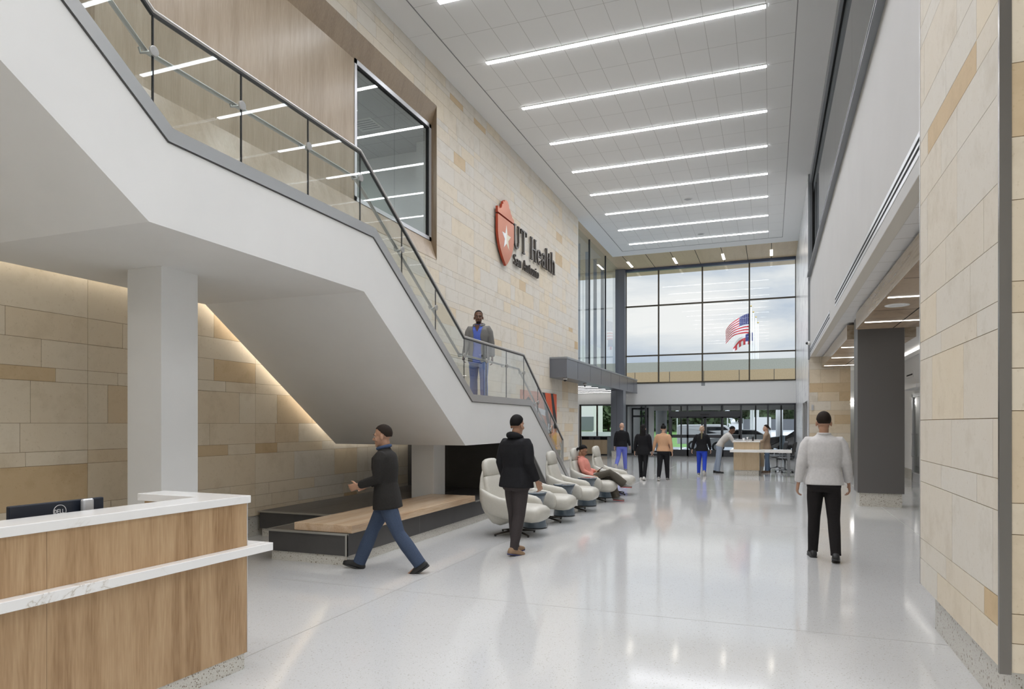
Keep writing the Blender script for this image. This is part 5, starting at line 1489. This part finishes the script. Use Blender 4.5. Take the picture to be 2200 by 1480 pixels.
def head_shape(m, c, HR, k, female=False):
    T = Matrix.Translation(c) @ HR.to_4x4() @ Matrix.Scale(k, 4)
    e = lambda cc, rr, seg=18, rin=12: m.ell(cc, rr, T, 0, seg, rin)
    j = .93 if female else 1.0
    e((0, -.012, .035), (.075, .096, .092))
    e((0, .020, -.030), (.063 * j, .074, .085))
    e((0, .040, -.078), (.044 * j, .048, .042))
    e((0, .068, -.104), (.026 * j, .026, .022))
    e((0, .076, .018), (.052, .022, .020))
    e((.036, .066, -.038), (.024, .022, .022)); e((-.036, .066, -.038), (.024, .022, .022))
    P = [T @ V(p) for p in ((0, .090, .008), (0, .101, -.014), (0, .112, -.036))]
    m.tube(P, [.0085 * k, .0105 * k, .0135 * k], 8, round_ends=True)
    e((.012, .100, -.042), (.010, .011, .009), 8, 6); e((-.012, .100, -.042), (.010, .011, .009), 8, 6)
    m.tube([T @ V(p) for p in ((-.022, .083, -.0685), (0, .0955, -.0665), (.022, .083, -.0685))], [.004 * k, .0075 * k, .004 * k], 8, round_ends=True)
    m.tube([T @ V(p) for p in ((-.020, .082, -.077), (0, .093, -.079), (.020, .082, -.077))], [.004 * k, .008 * k, .004 * k], 8, round_ends=True)
    for s in (-1, 1):
        m.ell((s * .080, -.010, -.018), (.011, .022, .033), T, 0, 12, 8)
    return T

def hair_cap(m, T, kind):
    """shell over the skull, drawn in under the face line"""
    seg, rin = 64, 44
    R = []
    for i in range(1, rin):
        a = PI * i / rin - PI / 2
        ring = []
        for q in range(seg):
            b = 2 * PI * q / seg
            d = V((math.cos(a) * math.cos(b), math.cos(a) * math.sin(b), math.sin(a)))
            f = 1.0
            zline = {'short': -.52, 'buzz': -.45, 'long': -.9, 'tied': -.45, 'scarf': -.6, 'mid': -.5}[kind]
            fr0 = .40 if kind == 'scarf' else (.62 if kind == 'buzz' else .54)
            tq = min(1, max(0, (.62 - d.y) / 1.15))
            lim = fr0 + (zline - fr0) * tq
            hid = d.z < lim
            f = .80 if hid else (1.085 if kind in ('long', 'scarf') else (1.06 if kind != 'buzz' else 1.035))
            f *= 1 + (.018 * mnoise.noise(V((d.x * 5, d.y * 5, d.z * 5 + len(kind)))) if not hid and kind not in ('scarf', 'buzz') else 0)
            p = V((d.x * .0765 * f, -.012 + d.y * .0975 * f, .033 + d.z * .094 * f))
            ring.append(T @ p)
        R.append(ring)
    m.rings(R)

SKINS = {}
def skin_mat(n, c):
    if n not in SKINS: SKINS[n] = noise_mat('skin_' + n, [(.35, tuple(q * .93 for q in c)), (.65, c)], nscale=14, rough=.5, spec=.4)
    return SKINS[n]
def cloth(n, c, sc=60, v=.12, rough=.85):
    return noise_mat('cloth_' + n, [(.3, tuple(q * (1 - v) for q in c)), (.7, tuple(min(1, q * (1 + v)) for q in c))], nscale=sc, detail=6, rough=rough, bump=.12, spec=.25)

def torso_rings(J, k, sc, w=(.165, .150, .185, .185), d=(.115, .105, .12, .09), to='neck', hem=None, flare=1.0):
    R, Rp = J['R'], J['Rp']
    X = R @ V((1, 0, 0)); Y = R @ V((0, 1, 0)); Xp = Rp @ V((1, 0, 0)); Yp = Rp @ V((0, 1, 0)); Zp = Rp @ V((0, 0, 1)); Z = R @ V((0, 0, 1))
    S = []
    pel = J['pel']
    if hem is not None:
        S.append((pel - Zp * hem * k, Xp * w[0] * k * sc * flare * 1.05, Yp * d[0] * k * sc * flare * 1.10))
        S.append((pel + Zp * .01 * k, Xp * w[0] * k * sc * (.5 + .5 * flare) * 1.06, Yp * d[0] * k * sc * 1.08))
    else: S.append((pel, Xp * w[0] * k * sc, Yp * d[0] * k * sc))
    S.append((J['waist'] - Zp * .02 * k, Xp * w[1] * k * sc, Yp * d[1] * k * sc))
    S.append((J['chest'] - Z * .03 * k, X * w[2] * k * sc, Y * d[2] * k * sc))
    S.append((J['chest'] + Z * .08 * k, X * w[3] * k * sc, Y * d[2] * .93 * k * sc))
    S.append((J['neck'] - Z * .055 * k, X * w[3] * .92 * k * sc, Y * d[3] * k * sc))
    S.append((J['neck'] - Z * .015 * k, X * .105 * k * sc, Y * .072 * k * sc))
    S.append((J['neck'] + Z * .022 * k, X * .066 * k * sc, Y * .062 * k * sc))
    return S

def person(lab, loc, rz, J, k, skin, top, bottom, shoe, hair=None, hairk='short', vox=.010, female=False, build=1.0, legw=1.0, hem=.06, flare=1.0, pant_hem=1.0, sole=None, coat=None, sleeve=1.0, curl=25, group=None, face=False, palms=None, hairmat=None, rollsleeve=False, hidelegs=False):
    t = empty('person', lab, 'person', loc, rz, group)
    tw = (.165, .150, .185, .185) if not female else (.172, .138, .165, .160)
    td = (.115, .105, .12, .09) if not female else (.118, .10, .118, .085)
    tw = tuple(q * build for q in tw); td = tuple(q * build for q in td)
    # --- body: one continuous surface
    m = MB()
    T = head_shape(m, J['head'], J['HR'], k, female)
    hb = J['HR'] @ V((0, -.025 * k, -.075 * k))
    m.tube([J['neck'] - V((0, 0, .03 * k)), J['neck'] + V((0, 0, .03 * k)), J['head'] + hb], [.060 * k, .052 * k, .053 * k], 14, round_ends=True)
    loft(m, torso_rings(J, k, .86, tw, td), 2.3, 22)
    for nm, s in (('L', -1), ('R', 1)):
        m.tube([J['neck'] * .6 + J['sh' + nm] * .4 - V((0, 0, .045 * k)), J['sh' + nm] * .9 + J['el' + nm] * .1 - V((0, 0, .012 * k)) + (J['neck'] - J['sh' + nm]) * .13, J['sh' + nm] * .5 + J['el' + nm] * .5, J['el' + nm], J['el' + nm] * .6 + J['wr' + nm] * .4, J['wr' + nm]], [.03 * k, .036 * k, .036 * k, .031 * k, .030 * k, .023 * k], 12, round_ends=True)
        fd = (J['wr' + nm] - J['el' + nm]).normalized()
        if palms and nm in palms: hd, pn = palms[nm]; hd = V(hd); pn = V(pn)
        else: hd, pn = fd, V((-s, 0.15, 0)) + V((0, 0, -.0))
        sd = 1
        # thumb forward/inward
        cr = hd.normalized().cross((pn - hd * pn.dot(hd)).normalized())
        want = V((0, 1, 0.2)) if abs(hd.z) > .6 else V((-s, 0, .6))
        sd = 1 if cr.dot(want) > 0 else -1
        hand_shape(m, J['wr' + nm] + fd * .012 * k, hd, pn, k * (.95 if female else 1.03), curl, 7, sd)
        m.tube([J['hip' + nm], J['hip' + nm] * .5 + J['kn' + nm] * .5, J['kn' + nm], J['kn' + nm] * .65 + J['an' + nm] * .35, J['an' + nm]], [.078 * k * legw, .066 * k * legw, .048 * k, .047 * k, .034 * k], 14, round_ends=True)
        f0 = J['an' + nm] - J['fd' + nm] * .03 * k; 
        m.tube([J['an' + nm], J['an' + nm] + J['fd' + nm] * .05 * k - V((0, 0, .03 * k)), J['toe' + nm] - J['fd' + nm] * .03 * k], [.032 * k, .03 * k, .022 * k], 10, round_ends=True)
    me = evalmesh(m.bm, 'body', vox * .82, 3, .5)
    body = finish('body', me, [skin], t)
    # --- trousers
    m = MB()
    Rp = J['Rp']
    X = V((1, 0, 0)); Y = V((0, 1, 0))
    pel = J['pel']
    loft(m, [(pel - V((0, .0, .13 * k)), X * tw[0] * .84 * k, Y * td[0] * .92 * k), (pel - V((0, .005 * k, .07 * k)), X * tw[0] * .98 * k, Y * td[0] * 1.06 * k), (pel + Rp @ V((0, 0, .0 * k)), X * tw[0] * .94 * k, Y * td[0] * .95 * k), (pel + Rp @ V((0, 0, .09 * k)), X * tw[1] * .94 * k, Y * td[1] * .92 * k)], 2.3, 22)
    for nm in 'LR':
        hp, kn, an = J['hip' + nm], J['kn' + nm], J['an' + nm]
        m.tube([hp + V((0, 0, .0)), hp * .55 + kn * .45, kn, kn * .6 + an * .4, an * .96 + kn * .04, an * 1.03 - kn * .03], [.086 * k * legw, .083 * k * legw, .064 * k * legw, .061 * k * legw * (.5 + .5 * pant_hem), .056 * k * pant_hem, .058 * k * pant_hem], 16)
    me = evalmesh(m.bm, 'trousers', vox, 3, .5)
    finish('trousers', me, [bottom], t)
    # --- top with sleeves
    m = MB()
    S = torso_rings(J, k, 1.0, tw, td, hem=hem, flare=flare)
    loft(m, S, 2.3, 24)
    for nm in 'LR':
        sh, el, wr = J['sh' + nm], J['el' + nm], J['wr' + nm]
        end = wr * .96 + el * .04 if not rollsleeve else el * .45 + wr * .55
        sq = .5 + .5 * sleeve
        m.tube([J['neck'] * .6 + sh * .4 - V((0, 0, .045 * k)), sh * .9 + el * .1 - V((0, 0, .004 * k)) + (J['neck'] - sh) * .10, sh * .72 + el * .28, sh * .45 + el * .55, el, el * .5 + end * .5, end], [.045 * k, .058 * k * sq, .060 * k * sq, .053 * k * sleeve, .047 * k * sleeve, .042 * k * sleeve, .036 * k * sleeve], 14, round_ends=False)
    me = evalmesh(m.bm, 'top', vox, 10, .5)
    topo = finish({'coat': 'jacket', None: 'sweater'}.get(coat, coat), me, [top], t)
    # --- shoes
    for nm in 'LR':
        an, fd = J['an' + nm], J['fd' + nm]
        sd = V((fd.y, -fd.x, 0)).normalized(); up = sd.cross(fd).normalized()
        if up.z < 0: up = -up
        b = an - up * .042 * k
        m = MB()
        sec = [(-.075, .026, .022, .0), (-.06, .036, .040, .012), (-.02, .040, .052, .022), (.04, .041, .044, .014), (.10, .046, .034, .004), (.15, .042, .027, -.002), (.185, .028, .018, -.008)]
        loft(m, [(b + fd * a * k + up * (u - .003) * k, sd * w_ * k, up * h_ * k) for a, w_, h_, u in sec], 2.6, 16)
        me_ = m.build('shoe', [shoe], t, smooth=True)
        m = MB()
        loft(m, [(b + fd * a * k - up * .030 * k, sd * w_ * 1.06 * k, up * .011 * k) for a, w_, h_, u in sec], 3.5, 16)
        m.build('sole', [sole or shoe], me_, smooth=True)
    # --- hair
    if hair is not None:
        m = MB()
        hair_cap(m, T, hairk)
        if hairk == 'long':
            loft(m, [(T @ V((0, -.075, .04)), V((.070 * k, 0, 0)), V((0, .035 * k, 0))), (T @ V((0, -.085, -.08)), V((.082 * k, 0, 0)), V((0, .035 * k, 0))), (T @ V((0, -.095, -.22)), V((.085 * k, 0, 0)), V((0, .028 * k, 0))), (T @ V((0, -.10, -.34)), V((.06 * k, 0, 0)), V((0, .018 * k, 0)))], 2.2, 16)
        ho = m.build('headscarf' if hairk == 'scarf' else 'hair', [hair], t, smooth=True)
        if hairk == 'tied':
            m = MB(); m.ell((0, -.035, .135), (.038, .038, .036), T, 0, 14, 9); m.build('hair_bun', [hair], ho, smooth=True)
        if hairk == 'mid':
            m = MB(); m.tube([T @ V(p) for p in ((0, -.10, .01), (0, -.125, -.005), (.0, -.138, -.045), (0, -.128, -.09))], [.018 * k, .030 * k, .030 * k, .010 * k], 10, round_ends=True); m.build('ponytail', [hair], ho, smooth=True)
        if hairk == 'scarf':
            m = MB(); m.tube([T @ V(p) for p in ((0, -.10, -.06), (.01, -.125, -.13), (.005, -.135, -.24), (.0, -.135, -.34))], [.022 * k, .026 * k, .026 * k, .02 * k], 10, flat=.45); m.build('scarf_tail', [cloth('olive_' + lab[:6], (.17, .155, .09))], ho, smooth=True)
    if face:
        eyew = bpy.data.materials.get('eye_white') or mat('eye_white', (.42, .40, .38), .4); iris = mat('iris_' + lab[:8], (.03, .015, .008), .2)
        for s in (-1, 1):
            m = MB(); m.ell((s * .029, .0835, -.008), (.0125, .0100, .0062), T, 0, 12, 8); eo = m.build('eye', [eyew], t, smooth=True)
            m = MB(); m.ell((s * .029, .0912, -.008), (.0060, .004, .0055), T, 0, 10, 6); m.build('iris', [iris], eo, smooth=True)
            m = MB(); m.tube([T @ V(p) for p in ((s * .012, .0985, .017), (s * .030, .097, .021), (s * .047, .086, .016))], [.0032 * k, .0042 * k, .002 * k], 6); m.build('eyebrow', [hair or M['black']], t, smooth=True)
    return t, T, topo

def face_dir(dx, dy): return math.atan2(-dx, dy)
SK_BROWN = skin_mat('brown', (.14, .070, .042)); SK_TAN = skin_mat('tan', (.42, .235, .15)); SK_LIGHT = skin_mat('light', (.58, .36, .26)); SK_OLIVE = skin_mat('olive', (.36, .19, .11))
HB = mat('hair_black', (.008, .007, .007), .75, 0, .2); HD = mat('hair_dark', (.020, .013, .009), .75, 0, .2)
grey_shoe = mat('shoe_grey', (.22, .215, .20), .7); black_shoe = mat('shoe_black', (.018, .018, .018), .5); pale_sole = mat('sole_pale', (.60, .58, .55), .6)
jeans = cloth('jeans', (.050, .070, .115), 90); ljeans = cloth('light_jeans', (.27, .32, .40), 90); mjeans = cloth('mid_jeans', (.12, .17, .25), 90)
blk = cloth('black', (.011, .011, .013)); blk2 = cloth('black_knit', (.010, .010, .012)); jkt = cloth('jacket_dark', (.022, .020, .018))

# P1 walker before the bench
J, k = fk(1.73, 4, 0, legs=((-22, 14, 34, 0), (27, 4, -14, 0)), arms=((6, 4, 66), (0, 4, 70)), head=(0, 4))
p, T, to = person('person in a dark jacket and jeans striding past the wooden bench', (-4.02, 6.63, 0), face_dir(-.97, -.25), J, k, SK_TAN, jkt, jeans, black_shoe, HD, 'short', .0085, hem=.14, flare=1.08, coat='jacket', sleeve=1.30, build=1.17, face=True, pant_hem=1.3, legw=1.15)
m = MB(); Rn = J['R']
m.tube([J['neck'] + V((math.cos(a) * .075, math.sin(a) * .07 + .008, .022 - .018 * math.sin(a))) for a in [2 * PI * i / 20 for i in range(21)]], .019, 8); m.build('collar', [cloth('denim_collar', (.05, .075, .14))], p, smooth=True)
# P2 walker in front of the first chair
J, k = fk(1.78, 1, 0, legs=((6, 3, 0, 0), (-5, 9, 12, 0)), arms=((-6, 11, 34), (-6, 11, 34)), head=(6, 2), hipw=.075)
p, T, to = person('person in a black padded jacket and dark trousers walking by the first lounge chair', (-3.02, 8.10, 0), face_dir(.34, .94), J, k, SK_TAN, cloth('padded', (.013, .013, .015), 30), cloth('charcoal_trousers', (.048, .040, .040), 80), mat('clog_brown', (.30, .19, .11), .7), HB, 'short', .0085, hem=.10, flare=1.12, coat='jacket', sleeve=1.42, build=1.24, legw=1.18, sole=mat('sole_navy', (.05, .05, .12), .7), pant_hem=.95)
m = MB(); m.tube([J['neck'] + V((math.cos(a) * .080, math.sin(a) * .078 - .022, .005 - .022 * math.sin(a))) for a in [2 * PI * i / 20 for i in range(21)]], [.030 + .012 * max(0, -math.sin(2 * PI * i / 20)) for i in range(21)], 10); m.build('hood', [bpy.data.materials['cloth_padded']], p, smooth=True)
# P3 walker by the dark column
J, k = fk(1.82, 1, 0, legs=((9, 3, 0, 1.5), (-8, 10, 16, 1.5)), arms=((-4, 13, 16), (4, 13, 14)), head=(0, 0))
p, T, to = person('person in a pale sweater and black trousers walking away near the dark column', (.61, 9.10, 0), face_dir(-.02, 1), J, k, SK_TAN, cloth('pale_sweater', (.60, .585, .575), 40, .06), cloth('black_trousers', (.014, .012, .012)), black_shoe, HD, 'short', .0085, hem=.05, flare=1.06, coat='sweater', sleeve=1.35, build=1.16, legw=1.08)
m = MB(); m.tube([J['neck'] + V((math.cos(a) * .068, math.sin(a) * .066 - .004, .016)) for a in [2 * PI * i / 20 for i in range(21)]], .014, 8); m.build('collar', [bpy.data.materials['cloth_pale_sweater']], p, smooth=True)
# P4 bald man in blue scrubs trousers
scr = cloth('periwinkle', (.135, .165, .52), 60, .08)
J, k = fk(1.70, 1, 0, legs=((-17, 34, 58, 1), (10, 3, 0, 1)), arms=((-10, 10, 14), (10, 10, 16)), head=(0, 2))
person('bald person in a black sweater and periwinkle scrub trousers walking to the doors', (-4.82, 23.4, 0), face_dir(.03, 1), J, k, SK_LIGHT, blk, scr, grey_shoe, None, vox=.012, hem=.05, coat='sweater', build=1.15, sleeve=1.25, legw=1.18, sole=pale_sole)
# P5, P6 pair
J, k = fk(1.64, 1, 0, legs=((3, 4, 0, -1.5), (-6, 12, 20, -1.5)), arms=((0, 12, 10), (2, 9, 12)), head=(0, 2))
person('person with long black hair dressed all in black walking away', (-3.48, 19.95, 0), face_dir(.0, 1), J, k, SK_LIGHT, blk2, blk, mat('shoe_white', (.62, .61, .58), .6), HB, 'long', .012, female=True, hem=.14, flare=1.05, coat='tunic', sleeve=1.3, build=1.12, sole=pale_sole)
J, k = fk(1.64, 1, 0, legs=((-10, 12, 20, 2), (8, 3, 0, 2)), arms=((4, 19, 6), (-14, 12, 20)), head=(0, 2))
person('person in a peach sweater and black leggings with a hair bun walking away', (-2.90, 19.98, 0), face_dir(-.03, 1), J, k, SK_LIGHT, cloth('peach', (.56, .335, .20), 50, .08), blk, grey_shoe, HB, 'tied', .012, female=True, hem=.02, coat='sweater', sleeve=1.15, build=1.16, legw=1.18, sole=pale_sole)
# P7 headscarf
sm = noise_mat('scarf_print', [(.38, (.10, .085, .075)), (.45, (.48, .33, .19)), (.55, (.58, .52, .46)), (.62, (.45, .20, .07)), (.7, (.12, .11, .10))], nscale=30, rough=.8)
J, k = fk(1.60, 1, 0, legs=((8, 3, 0, 2), (-15, 22, 45, 2)), arms=((-6, 20, 10), (4, 14, 12)), head=(0, 2))
person('person in a patterned headscarf, black jacket and royal-blue trousers walking to the doors', (-2.04, 22.4, 0), face_dir(.0, 1), J, k, SK_LIGHT, blk, cloth('royal', (.022, .058, .44), 60, .08), grey_shoe, sm, 'scarf', .012, female=True, hem=.08, flare=1.05, coat='jacket', sleeve=1.25, build=1.16, legw=1.12, sole=pale_sole)
# P8 leaning on the far desk
J, k = fk(1.72, 26, 0, legs=((-8, 3, 0, 2), (-3, 3, 0, 2)), arms=((34, 10, 52), (30, 10, 56)), head=(0, 30), bend=20)
person('person in a pale grey sweater and light jeans leaning on the information desk', (-1.58, 23.7, 0), face_dir(1, .12), J, k, SK_BROWN, cloth('grey_sweater', (.50, .485, .455), 40, .06), ljeans, black_shoe, HB, 'buzz', .012, hem=.04, coat='sweater', sleeve=1.25, build=1.04, legw=1.1, face=True, pant_hem=1.2)
# P9 standing behind it
J, k = fk(1.63, 3, 0, legs=((2, 2, 0, 2), (-2, 2, 0, 2)), arms=((22, 4, 48), (18, 4, 52)), head=(0, 2))
person('person with a dark ponytail in a tan sweater and jeans standing at the information desk', (-.10, 24.55, 0), face_dir(-1, -.05), J, k, SK_LIGHT, cloth('tan_sweater', (.32, .235, .165), 40, .08), mjeans, mat('shoe_brown', (.16, .10, .06), .6), HD, 'mid', .012, female=True, hem=.10, flare=1.06, coat='sweater', sleeve=1.3, build=1.08, face=True, pant_hem=1.3)
# P11 on the stairs, open jacket over scrubs
J, k = fk(1.74, 1, 0, legs=((10, 5, 0, 3), (-7, 5, 6, 3)), arms=((-6, 10, 14), (8, 7, 20)), head=(14, 2))
p, T, to = person('person in blue scrubs and an open grey jacket on the lower stair landing', (-4.93, 11.28, 1.98), PI + .16, J, k, SK_BROWN, cloth('scrub_blue', (.10, .155, .52), 60, .08), cloth('scrub_blue_trousers', (.11, .185, .46), 60, .08), black_shoe, HB, 'buzz', .0085, hem=.16, flare=1.06, coat='scrub_top', sleeve=1.0, build=1.02, legw=1.1, pant_hem=1.2, face=True)
m = MB()
loft(m, torso_rings(J, k, 1.09, (.162, .152, .180, .168), (.12, .112, .122, .090), hem=.13, flare=1.04), 2.3, 26)
for nm in 'LR':
    sh, el, wr = J['sh' + nm], J['el' + nm], J['wr' + nm]
    m.tube([J['neck'] * .6 + sh * .4 - V((0, 0, .05)), sh * .9 + el * .1 + (J['neck'] - sh) * .10, sh * .7 + el * .3, sh * .45 + el * .55, el, el * .5 + wr * .5, wr * .97 + el * .03], [.048, .066, .067, .061, .055, .049, .042], 14)
me = evalmesh(m.bm, 'jacket', .0085, 10, .5)
bm = bmesh.new(); bm.from_mesh(me)
kill = []
zc0, zc1 = J['pel'].z - .2, J['neck'].z + .04
for v in bm.verts:
    tt = (v.co.z - zc0) / (zc1 - zc0)
    op = .052 + .03 * (1 - tt) + .05 * max(0, tt - .72) / .28
    if (v.co.y > J['chest'].y + .02 and abs(v.co.x - .0) < op and zc0 - .1 < v.co.z < zc1 + .2): kill.append(v)
    elif v.co.z > J['neck'].z + .005 and (v.co - J['neck']).length < .09: kill.append(v)
bmesh.ops.delete(bm, geom=kill, context='VERTS'); bm.to_mesh(me); bm.free()
jo = finish('jacket', me, [cloth('jacket_grey', (.17, .165, .155), 50, .08)], p)
s_ = jo.modifiers.new('t', 'SOLIDIFY'); s_.thickness = .008; s_.offset = 1
m = MB(); m.tube([J['neck'] + V((math.cos(a) * .092, math.sin(a) * .085 - .012, .012 - .03 * math.sin(a))) for a in [math.radians(-232 + 284 * i / 20) for i in range(21)]], .024, 10, round_ends=True); m.build('hood', [bpy.data.materials['cloth_jacket_grey']], p, smooth=True)
# v-neck of skin
m = MB(); c = J['chest']; m.prism([(-.045, J['neck'].z - .005), (.045, J['neck'].z - .005), (.0, J['neck'].z - .13)], 'y', c.y + .085, c.y + .122); m.build('neck_opening', [SK_BROWN], p)
m = MB(); w_ = J['wrL']; m.tube([w_ + V((math.cos(a) * .033, math.sin(a) * .033, .012)) for a in [2 * PI * i / 16 for i in range(17)]], .006, 6); m.build('wristwatch', [mat('watch', (.45, .36, .18), .3, .8)], p, smooth=True)
# beard
m = MB(); m.ell((0, .058, -.098), (.040, .038, .028), T, 0, 14, 8); m.build('beard', [HB], p, smooth=True)

# P10 seated woman reading a phone, legs crossed
J, k = fk(1.63, -27, 0, arms=((20, 6, 62), (24, 4, 60)), head=(4, 24), hipw=.085, shw=.155, bend=6)
off = V((0, .05, .475)) - J['pel']
for n in ('pel', 'waist', 'chest', 'neck', 'head', 'shL', 'shR', 'elL', 'elR', 'wrL', 'wrR', 'hipL', 'hipR'): J[n] = J[n] + off
J['head'] = J['neck'] + V((0, .045, .145))
# person faces +X in the lobby; her left side is away from the camera, right leg crossed over
J['knL'] = V((-.09, .46, .50)); J['anL'] = V((-.08, .60, .095)); J['fdL'] = V((-.10, .98, -.06)).normalized()
J['knR'] = V((.03, .48, .625)); J['anR'] = V((-.07, .76, .375)); J['fdR'] = V((-.05, .95, -.02)).normalized()
J['elL'] = J['shL'] + V((-.05, .10, -.23)); J['wrL'] = J['elL'] + V((.11, .19, -.03))
J['elR'] = J['shR'] + V((.05, .09, -.24)); J['wrR'] = J['elR'] + V((-.05, .20, -.10))
for nm in 'LR': J['toe' + nm] = J['an' + nm] + J['fd' + nm] * .18 + V((0, 0, -.04))
pink = cloth('pink', (.68, .27, .215), 50, .06)
p, T, to = person('woman in a pink pullover and olive trousers seated with legs crossed', (-3.66, 14.2, 0), -PI / 2 + .0, J, k, SK_OLIVE, pink, cloth('olive_trousers', (.085, .075, .058), 80), grey_shoe, HB, 'mid', .0085, female=True, hem=.02, coat='pullover', sleeve=1.12, build=1.06, legw=1.1, pant_hem=1.75, face=True, sole=mat('sole_red', (.50, .10, .09), .6), curl=35, palms={'L': ((.35, .9, .1), (.6, -.2, .75)), 'R': ((-.25, .95, -.12), (-.15, 0, -1))})
m = MB(); m.tube([J['neck'] + V((math.cos(a) * .066, math.sin(a) * .062 + .004, .012)) for a in [2 * PI * i / 20 for i in range(21)]], .014, 8); m.build('collar', [pink], p, smooth=True)
gm = mat('spectacle_frame', (.08, .05, .04), .3)
m = MB()
for s in (-1, 1):
    m.tube([T @ V((s * .030 + .021 * math.cos(a), .102 - abs(.03 + .021 * math.cos(a)) * .12, -.010 + .016 * math.sin(a))) for a in [2 * PI * i / 16 for i in range(17)]], .0016, 5)
    m.tube([T @ V((s * .052, .096, -.006)), T @ V((s * .076, .05, -.006)), T @ V((s * .080, -.01, -.008))], .0016, 5)
m.tube([T @ V((-.009, .102, -.008)), T @ V((.009, .102, -.008))], .0016, 5)
m.build('spectacles', [gm], p)
ph = tag(MB().build('mobile_phone', M['black']) if False else None, None) if False else None
hw_ = p.matrix_world
Rw = Matrix.Rotation(-PI / 2, 4, 'Z'); Tw = Matrix.Translation((-3.66, 14.2, 0)) @ Rw
hl = J['wrL'] + V((.05, .105, .045))
m = MB(); m.box(-.037, .037, -.075, .075, -.004, .004)
pho = tag(m.build('mobile_phone', M['black'], bevel=.003), 'dark phone held by the seated woman in pink', 'phone')
pho.matrix_world = Tw @ Matrix.Translation(hl) @ Matrix.Rotation(math.radians(38), 4, 'X') @ Matrix.Rotation(math.radians(-12), 4, 'Z')
